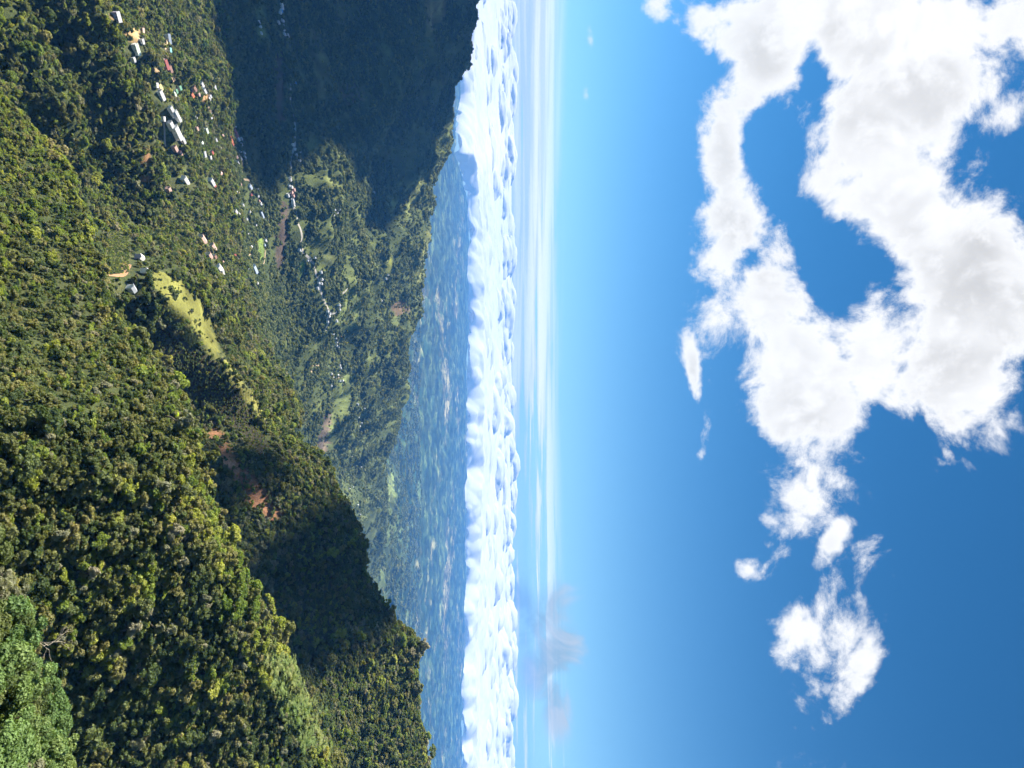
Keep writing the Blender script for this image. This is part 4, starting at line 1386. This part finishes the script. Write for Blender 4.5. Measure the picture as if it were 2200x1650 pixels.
x, y, z, u, px = scatter(1250, 2000, 1 / 42.0, -80, 1200, 16, rf, -0.16)
n = len(x)
vi = rf.integers(0, 6, n)
sc = rf.uniform(0.6, 1.25, n)
gn_forest('forest', 'woods on the far side of the stream', np.stack([x, y, z], 1), np.stack([sc, sc, sc * rf.uniform(0.8, 1.3, n)], 1), rots(n, rf), vi, far_c)
x, y, z, u, px = scatter(2000, 4600, 1 / 120.0, -120, 1300, 12, rf, -0.06)
n = len(x)
vi = rf.integers(0, 6, n)
sc = rf.uniform(0.8, 1.6, n)
gn_forest('forest', 'woods on the high far slopes', np.stack([x, y, z], 1), np.stack([sc, sc, sc * rf.uniform(0.7, 1.2, n)], 1), rots(n, rf), vi, far_c)
x, y, z, u, px = scatter(1250, 3400, 1 / 160.0, -80, 1250, 12, rf)
n = len(x)
sc = rf.uniform(0.35, 0.8, n)
gn_forest('forest', 'hedgerow trees scattered over the far fields', np.stack([x, y, z], 1), np.repeat(sc[:, None], 3, 1), rots(n, rf), rf.integers(0, 4, n), far_c)
x, y, z, u, px = scatter(4600, 9500, 1 / 1100.0, 700, 1700, 8, rf, 0.02)
n = len(x)
vi = rf.integers(2, 6, n)
sc = rf.uniform(1.4, 3.2, n)
gn_forest('forest', 'scattered woods on the edge of the plain', np.stack([x, y, z], 1), np.stack([sc * 1.5, sc * 1.2, sc], 1), rots(n, rf), vi, far_c)

# ------------------------------------------------------------------ single plants that stand out
FR = [frond_plant_shape(rr) for _ in range(3)]
FR = [(mesh_np('trunk', a_[0], a_[1], [M_BARK], smooth=True), mesh_np('fronds', b_[0], b_[1], [M_LEAF['frond']])) for a_, b_ in FR]
fpoly = ZONES[0][0]
k = 0
while k < 130:
    a_, b_ = rf.uniform(555, 730), rf.uniform(1385, 1630)
    if not in_poly(np.array([a_]), np.array([b_]), fpoly)[0]:
        continue
    h_ = hit(a_ - 14, b_, 150)
    e = coll_link(bpy.data.objects.new('frond_plant', None))
    e.location = tuple(h_)
    s_ = rf.uniform(1.1, 1.9)
    e.scale = (s_, s_, s_)
    e.rotation_euler = (rf.normal() * 0.1, rf.normal() * 0.1, rf.uniform(0, 6.28))
    tag(e, 'bright green arching frond plant in the sunlit strip along the foreground crest', 'plant', 'frond plants along the foreground crest')
    tm, fm = FR[k % 3]
    coll_link(bpy.data.objects.new('trunk', tm), e)
    coll_link(bpy.data.objects.new('fronds', fm), e)
    k += 1


def bare_tree(px_, py_, height, label, lean=0.3, seed=5):
    r = np.random.default_rng(seed)
    h_ = hit(px_, py_, 125)
    parts, tips = [], []

    def grow(p, d, ln, rad, lev):
        pts = [p]
        for _ in range(4):
            d = d + r.normal(size=3) * 0.18
            d = d / np.linalg.norm(d)
            pts.append(pts[-1] + d * ln / 4)
        parts.append(tube(pts, np.linspace(rad, rad * 0.55, 5), 5))
        if lev == 0:
            tips.append(pts[-1])
            return
        for _ in range(3):
            nd_ = d + r.normal(size=3) * 0.65
            nd_[2] = abs(nd_[2]) * 0.7 + 0.1
            grow(pts[r.integers(2, 5)], nd_ / np.linalg.norm(nd_), ln * r.uniform(0.5, 0.8), rad * 0.55, lev - 1)
    grow(np.array((0, 0, -1.0)), np.array((lean, 0, 1.0)), height * 0.5, height * 0.016, 3)
    e = coll_link(bpy.data.objects.new('bare_tree', None))
    e.location = tuple(h_)
    tag(e, label, 'tree')
    v_, f_ = join_parts(parts)
    coll_link(bpy.data.objects.new('branches', mesh_np('branches', v_, f_, [M_PALE], smooth=True)), e)
    lob = [(t_, np.array((0.35, 0.35, 0.3))) for t_ in tips[::3]]
    v_, f_ = leaves(lob, 700, 0.13, r)
    coll_link(bpy.data.objects.new('leaf_tufts', mesh_np('leaf_tufts', v_, f_, [M_LEAF['olive']])), e)


bare_tree(70, 1375, 13.0, 'nearly leafless tree with pale twisting branches behind the near spur', 0.25, 5)
bare_tree(300, 1405, 6.5, 'small bare branched tree in the middle of the shaded slope', -0.2, 8)
bare_tree(520, 1500, 6.0, 'small leafless shrub tree below the frond strip', 0.1, 9)


def lone_tree(px_, py_, kd, lf, s, label, src=None, name=None, dmin=120):
    h_ = hit(px_, py_, dmin)
    c = next(c for c in (src or NEAR) if c[0] == kd)
    tm = c[2]
    key = ('lone', kd, lf)
    if key not in _mesh_cache:
        m2 = c[3].copy()
        m2.materials.clear()
        m2.materials.append(M_LEAF[lf])
        _mesh_cache[key] = m2
    e = coll_link(bpy.data.objects.new(name or KN[kd][0], None))
    e.location = tuple(h_)
    e.scale = (s, s, s)
    e.rotation_euler = (0, 0, px_ * 0.7 + py_)
    tag(e, label, 'tree')
    coll_link(bpy.data.objects.new('trunk', tm), e)
    coll_link(bpy.data.objects.new('crown', _mesh_cache[key]), e)


lone_tree(372, 889, 'bush', 'yellow', 1.0, 'small bright yellow flowering tree on the foreground crest', name='yellow_tree')
lone_tree(600, 1015, 'round', 'deep', 2.3, 'big almost black green tree below the red earth scar', dmin=345)
lone_tree(588, 1045, 'tall', 'olive', 2.0, 'tall olive tree with a bare trunk beside the blackish tree', dmin=350)
BIG = [(250, 14, 1.9, 'at the top edge above the lilac walled house'), (283, 22, 2.0, 'between the lilac walled house and the tan clearing'), (262, 60, 2.0, 'on the lower side of the tan clearing'),
       (276, 52, 1.8, 'crowding the round tan clearing'), (312, 118, 2.0, 'in front of the orange roofed house'), (300, 150, 1.9, 'below the curved bare yard'), (335, 160, 2.2, 'between the bare yard and the tan roof'),
       (470, 172, 2.6, 'above the pale grey roof'), (480, 200, 2.8, 'topping the dark grove by the gully'), (492, 222, 2.6, 'in the middle of the dark grove by the gully'), (470, 232, 2.4, 'on the village side of the dark grove'),
       (488, 248, 2.2, 'at the lower end of the dark grove'), (350, 345, 2.4, 'heading the dark clump under the garden strip'), (365, 360, 2.3, 'in the dark clump under the garden strip'), (345, 372, 2.2, 'at the foot of the dark clump under the garden strip'),
       (320, 425, 2.3, 'leaning over the pink walled house'), (340, 440, 2.4, 'in the grove below the pink walled house'), (310, 455, 2.2, 'closing the grove below the pink walled house'), (295, 600, 1.9, 'sheltering the half hidden cottage'),
       (310, 575, 1.8, 'behind the half hidden cottage'), (280, 675, 2.0, 'in the round grove beside the terraced shrubs'), (300, 690, 2.2, 'topping the round grove beside the terraced shrubs'), (285, 705, 2.0, 'ending the round grove beside the terraced shrubs'), (585, 870, 2.0, 'on the wooded knob above the far valley floor')]
for k, (a_, b_, s_, w_) in enumerate(BIG):
    lone_tree(a_, b_, 'round', ('deep', 'olive', 'deep')[k % 3], s_ * 1.15, 'large ' + ('dark green', 'olive', 'dark green')[k % 3] + ' tree ' + w_, dmin=430, name='broadleaf_tree')

# ------------------------------------------------------------------ cloud sea beyond the plain
M_CLOUD = bpy.data.materials.new('cloud')
M_CLOUD.use_nodes = True
_t = NT(M_CLOUD.node_tree)
_b = _t.n['Principled BSDF']
_b.inputs['Base Color'].default_value = (0.56, 0.575, 0.61, 1)
_b.inputs['Roughness'].default_value = 1.0
_b.inputs['Specular IOR Level'].default_value = 0.0
_tr = _t.n.new('ShaderNodeBsdfTranslucent')
_tr.inputs['Color'].default_value = (0.95, 0.95, 0.96, 1)
_mx = _t.n.new('ShaderNodeMixShader')
_mx.inputs[0].default_value = 0.25
_t.l.new(_b.outputs[0], _mx.inputs[1])
_t.l.new(_tr.outputs[0], _mx.inputs[2])
_t.l.new(_mx.outputs[0], _t.n['Material Output'].inputs['Surface'])


def billow(xw, yw, s):
    """cauliflower heads, 0..1"""
    w = 1 - np.sqrt(worley(xw, yw, s))
    return np.clip(w, 0, 1)


def cloud_bank():
    uu = np.linspace(-900, 2600, 1000)
    st = plain_end(uu)[:, None] + 160
    Dm = st + 330000 * np.linspace(0, 1, 420)[None, :] ** 3.2
    Xm = (uu[:, None] - 825) / F * Dm
    edge = st + 120
    sc = Dm / 22000.0
    b1 = billow(Xm / 2600, Dm / 3600, 3)
    b2 = billow(Xm / 1000 + 0.2 * b1, Dm / 1500, 4)
    b3 = billow(Xm / 420, Dm / 650, 5)
    b4 = billow(Xm / 190, Dm / 320, 6) * np.clip(2.2 - sc, 0, 1)
    lowf = fbm(Xm / 9000, Dm / 14000, 3, 8)
    h = 260 + 130 * lowf + 160 * b1 + 70 * b2 + 34 * b3 + 16 * b4
    ramp = np.clip((Dm - edge) / 900 + 0.5 * (b2 - 0.4) + 0.3 * (b3 - 0.4), 0, 1)
    ramp = np.sqrt(ramp)
    Zm = -1345 + ramp * h * np.clip(0.75 + 0.25 * sc, 0, 2.2)
    # the curve of the earth bends the far deck down a little less than the horizon line
    v = np.stack([Xm.ravel(), Dm.ravel(), Zm.ravel()], 1)
    i_ = np.arange(v.shape[0]).reshape(Zm.shape)
    f = np.stack([i_[:-1, :-1].ravel(), i_[1:, :-1].ravel(), i_[1:, 1:].ravel(), i_[:-1, 1:].ravel()], 1)
    o = coll_link(bpy.data.objects.new('cloud_bank', mesh_np('cloud_bank', v, f, [M_CLOUD], smooth=True)))
    tag(o, 'sea of white billowing cloud stretching to the horizon', kind='structure')


cloud_bank()


def puff_mesh(r, sub=4, flat=0.55):
    """a cauliflower head of cloud"""
    bm = bmesh.new()
    bmesh.ops.create_icosphere(bm, subdivisions=sub, radius=1.0)
    v = np.array([q.co[:] for q in bm.verts])
    f = np.array([[l.index for l in q.verts] for q in bm.faces])
    bm.free()
    rad = np.full(len(v), 0.72)
    for n_, al, am in ((16, 0.75, 0.30), (60, 0.36, 0.15), (220, 0.17, 0.07)):
        c = r.normal(size=(n_, 3))
        c /= np.linalg.norm(c, axis=1)[:, None]
        an = np.arccos(np.clip(v @ c.T, -1, 1))
        cap = np.sqrt(np.clip(1 - (an / al) ** 2, 0, 1)) * (am * r.uniform(0.5, 1.0, n_))
        rad = rad + cap.max(axis=1)
    v = v * rad[:, None]
    v[:, 2] *= np.where(v[:, 2] < 0, 0.4, flat)
    return v, f


puff_c = bpy.data.collections.new('cloud_puffs')
PUFF = []
rc = np.random.default_rng(31)
for k in range(6):
    v, f = puff_mesh(rc, 4, rc.uniform(0.5, 0.75))
    m_ = mesh_np('cloud_puff', v, f, [M_CLOUD], smooth=True)
    PUFF.append(m_)
    puff_c.objects.link(bpy.data.objects.new('cloud_puff_%d' % k, m_))


def cloud_heads():
    P, SC = [], []
    # the ragged front of the bank
    for uu in np.arange(-800, 2500, 6.0):
        e = float(plain_end(np.arange(uu - 40, uu + 41, 8)).max()) + 620
        for k in range(3):
            d = e + rc.uniform(0, 1500)
            rad = 70 + 220 * rc.random() ** 2.0
            P.append(((uu + rc.uniform(-8, 8) - 825) / F * d, d, -1320 + rc.uniform(-40, 60) + (d - e) * 0.11))
            SC.append(rad)
    # heads over the deck
    n_ = 6000
    d = 23500 * np.exp(rc.uniform(0, 1, n_) * math.log(9.0))
    uu = rc.uniform(-800, 2500, n_)
    h = -1190 + 120 * fbm((uu / F * d) / 9000, d / 14000, 3, 8)
    cl = fbm(uu / 130, np.log(d) * 6, 3, 15)
    uu, d, h, cl = uu[cl > 0.02], d[cl > 0.02], h[cl > 0.02], cl[cl > 0.02]
    n_ = len(d)
    rad = d * (0.003 + 0.02 * rc.random(n_) ** 3 + 0.006 * np.clip(cl, 0, 1)) * np.clip(1.15 - np.log(d / 21500) * 0.14, 0.6, 1.2)
    for i in range(n_):
        P.append(((uu[i] - 825) / F * d[i], d[i], h[i] + rad[i] * 0.1))
        SC.append(rad[i])
    P, SC = np.array(P), np.array(SC)
    n_ = len(P)
    s3 = np.stack([SC * rc.uniform(1.0, 1.7, n_), SC * rc.uniform(1.0, 1.6, n_), SC * rc.uniform(0.55, 1.1, n_)], 1)
    o = gn_forest('cloud_heads', 'bulging white heads of the cloud sea', P, s3, np.stack([0 * SC, 0 * SC, rc.uniform(0, 6.28, n_)], 1), rc.integers(0, 6, n_), puff_c)
    o['kind'] = 'structure'


cloud_heads()


def shading_cumulus(tx, ty, tz, w, h, up, n_, label):
    """an unseen cumulus added high beside the frame to shade the land at (tx, ty, tz)"""
    L = up / sun_dir.z
    c = np.array((tx, ty, tz)) + np.array(sun_dir) * L
    vs, fs, o_ = [], [], 0
    for i in range(n_):
        m_ = PUFF[rc.integers(0, 6)]
        v = np.zeros(len(m_.vertices) * 3)
        m_.vertices.foreach_get('co', v)
        v = v.reshape(-1, 3)
        f = np.array([p.vertices[:] for p in m_.polygons])
        a = rc.uniform(0, 6.28)
        q = rc.random() ** 0.5
        s_ = rc.uniform(0.16, 0.30) * min(w, h) * (1.25 - 0.6 * q)
        v = v * s_ * np.array((1.2, 1.2, 0.9)) + np.array((math.cos(a) * q * w / 2, math.sin(a) * q * h / 2, rc.uniform(-0.2, 0.2) * s_))
        vs.append(v)
        fs.append(f + o_)
        o_ += len(v)
    o = coll_link(bpy.data.objects.new('clouds', mesh_np('clouds', np.concatenate(vs), np.concatenate(fs), [M_CLOUD], smooth=True)))
    o.location = tuple(c)
    tag(o, label, kind='structure')


shading_cumulus(120, 600, -170, 260, 250, 2800, 8, 'small unseen cumulus added to shade the middle ridge')  # out-of-view cloud, added to darken the ridge face
shading_cumulus(-1030, 1850, -330, 850, 1350, 3200, 16, 'unseen cumulus added to cast the shadow on the mountain side')  # out-of-view cloud, added for its shadow on the slope

# ------------------------------------------------------------------ the air
hz = bpy.data.materials.new('haze_air')
hz.use_nodes = True
_t = NT(hz.node_tree)
_t.n.remove(_t.n['Principled BSDF'])
pv = _t.n.new('ShaderNodeVolumePrincipled')
pv.inputs['Color'].default_value = (0.09, 0.35, 0.95, 1)
pv.inputs['Density'].default_value = 4.2e-5
pv.inputs['Anisotropy'].default_value = 0.0
_t.l.new(pv.outputs[0], _t.n['Material Output'].inputs['Volume'])
z0, z1 = float(vv[:, 2].min()) - 20, float(max(vv[:, 2].max(), 0)) + 40
ub = np.linspace(-905, 2705, 400)
db = plain_end(ub) + 70
far_wall = [((u_ - 825) / F * d_, d_) for u_, d_ in zip(ub, db)]
x0, x1 = min(p_[0] for p_ in far_wall) - 60, max(p_[0] for p_ in far_wall) + 60
ring = [(x0, -300.0), (x0, far_wall[0][1])] + far_wall + [(x1, far_wall[-1][1]), (x1, -300.0)]
bm = bmesh.new()
lo_ = [bm.verts.new((p_[0], p_[1], z0)) for p_ in ring]
hi_ = [bm.verts.new((p_[0], p_[1], z1)) for p_ in ring]
for k in range(len(ring)):
    k2 = (k + 1) % len(ring)
    bm.faces.new((lo_[k], lo_[k2], hi_[k2], hi_[k]))
bm.faces.new(list(reversed(lo_)))
bm.faces.new(hi_)
bmesh.ops.triangulate(bm, faces=bm.faces[:])
bmesh.ops.recalc_face_normals(bm, faces=bm.faces[:])
hm = bpy.data.meshes.new('haze')
bm.to_mesh(hm)
bm.free()
hm.materials.append(hz)
haze = coll_link(bpy.data.objects.new('haze', hm))
tag(haze, 'thin blue haze filling the valley air', kind='stuff')
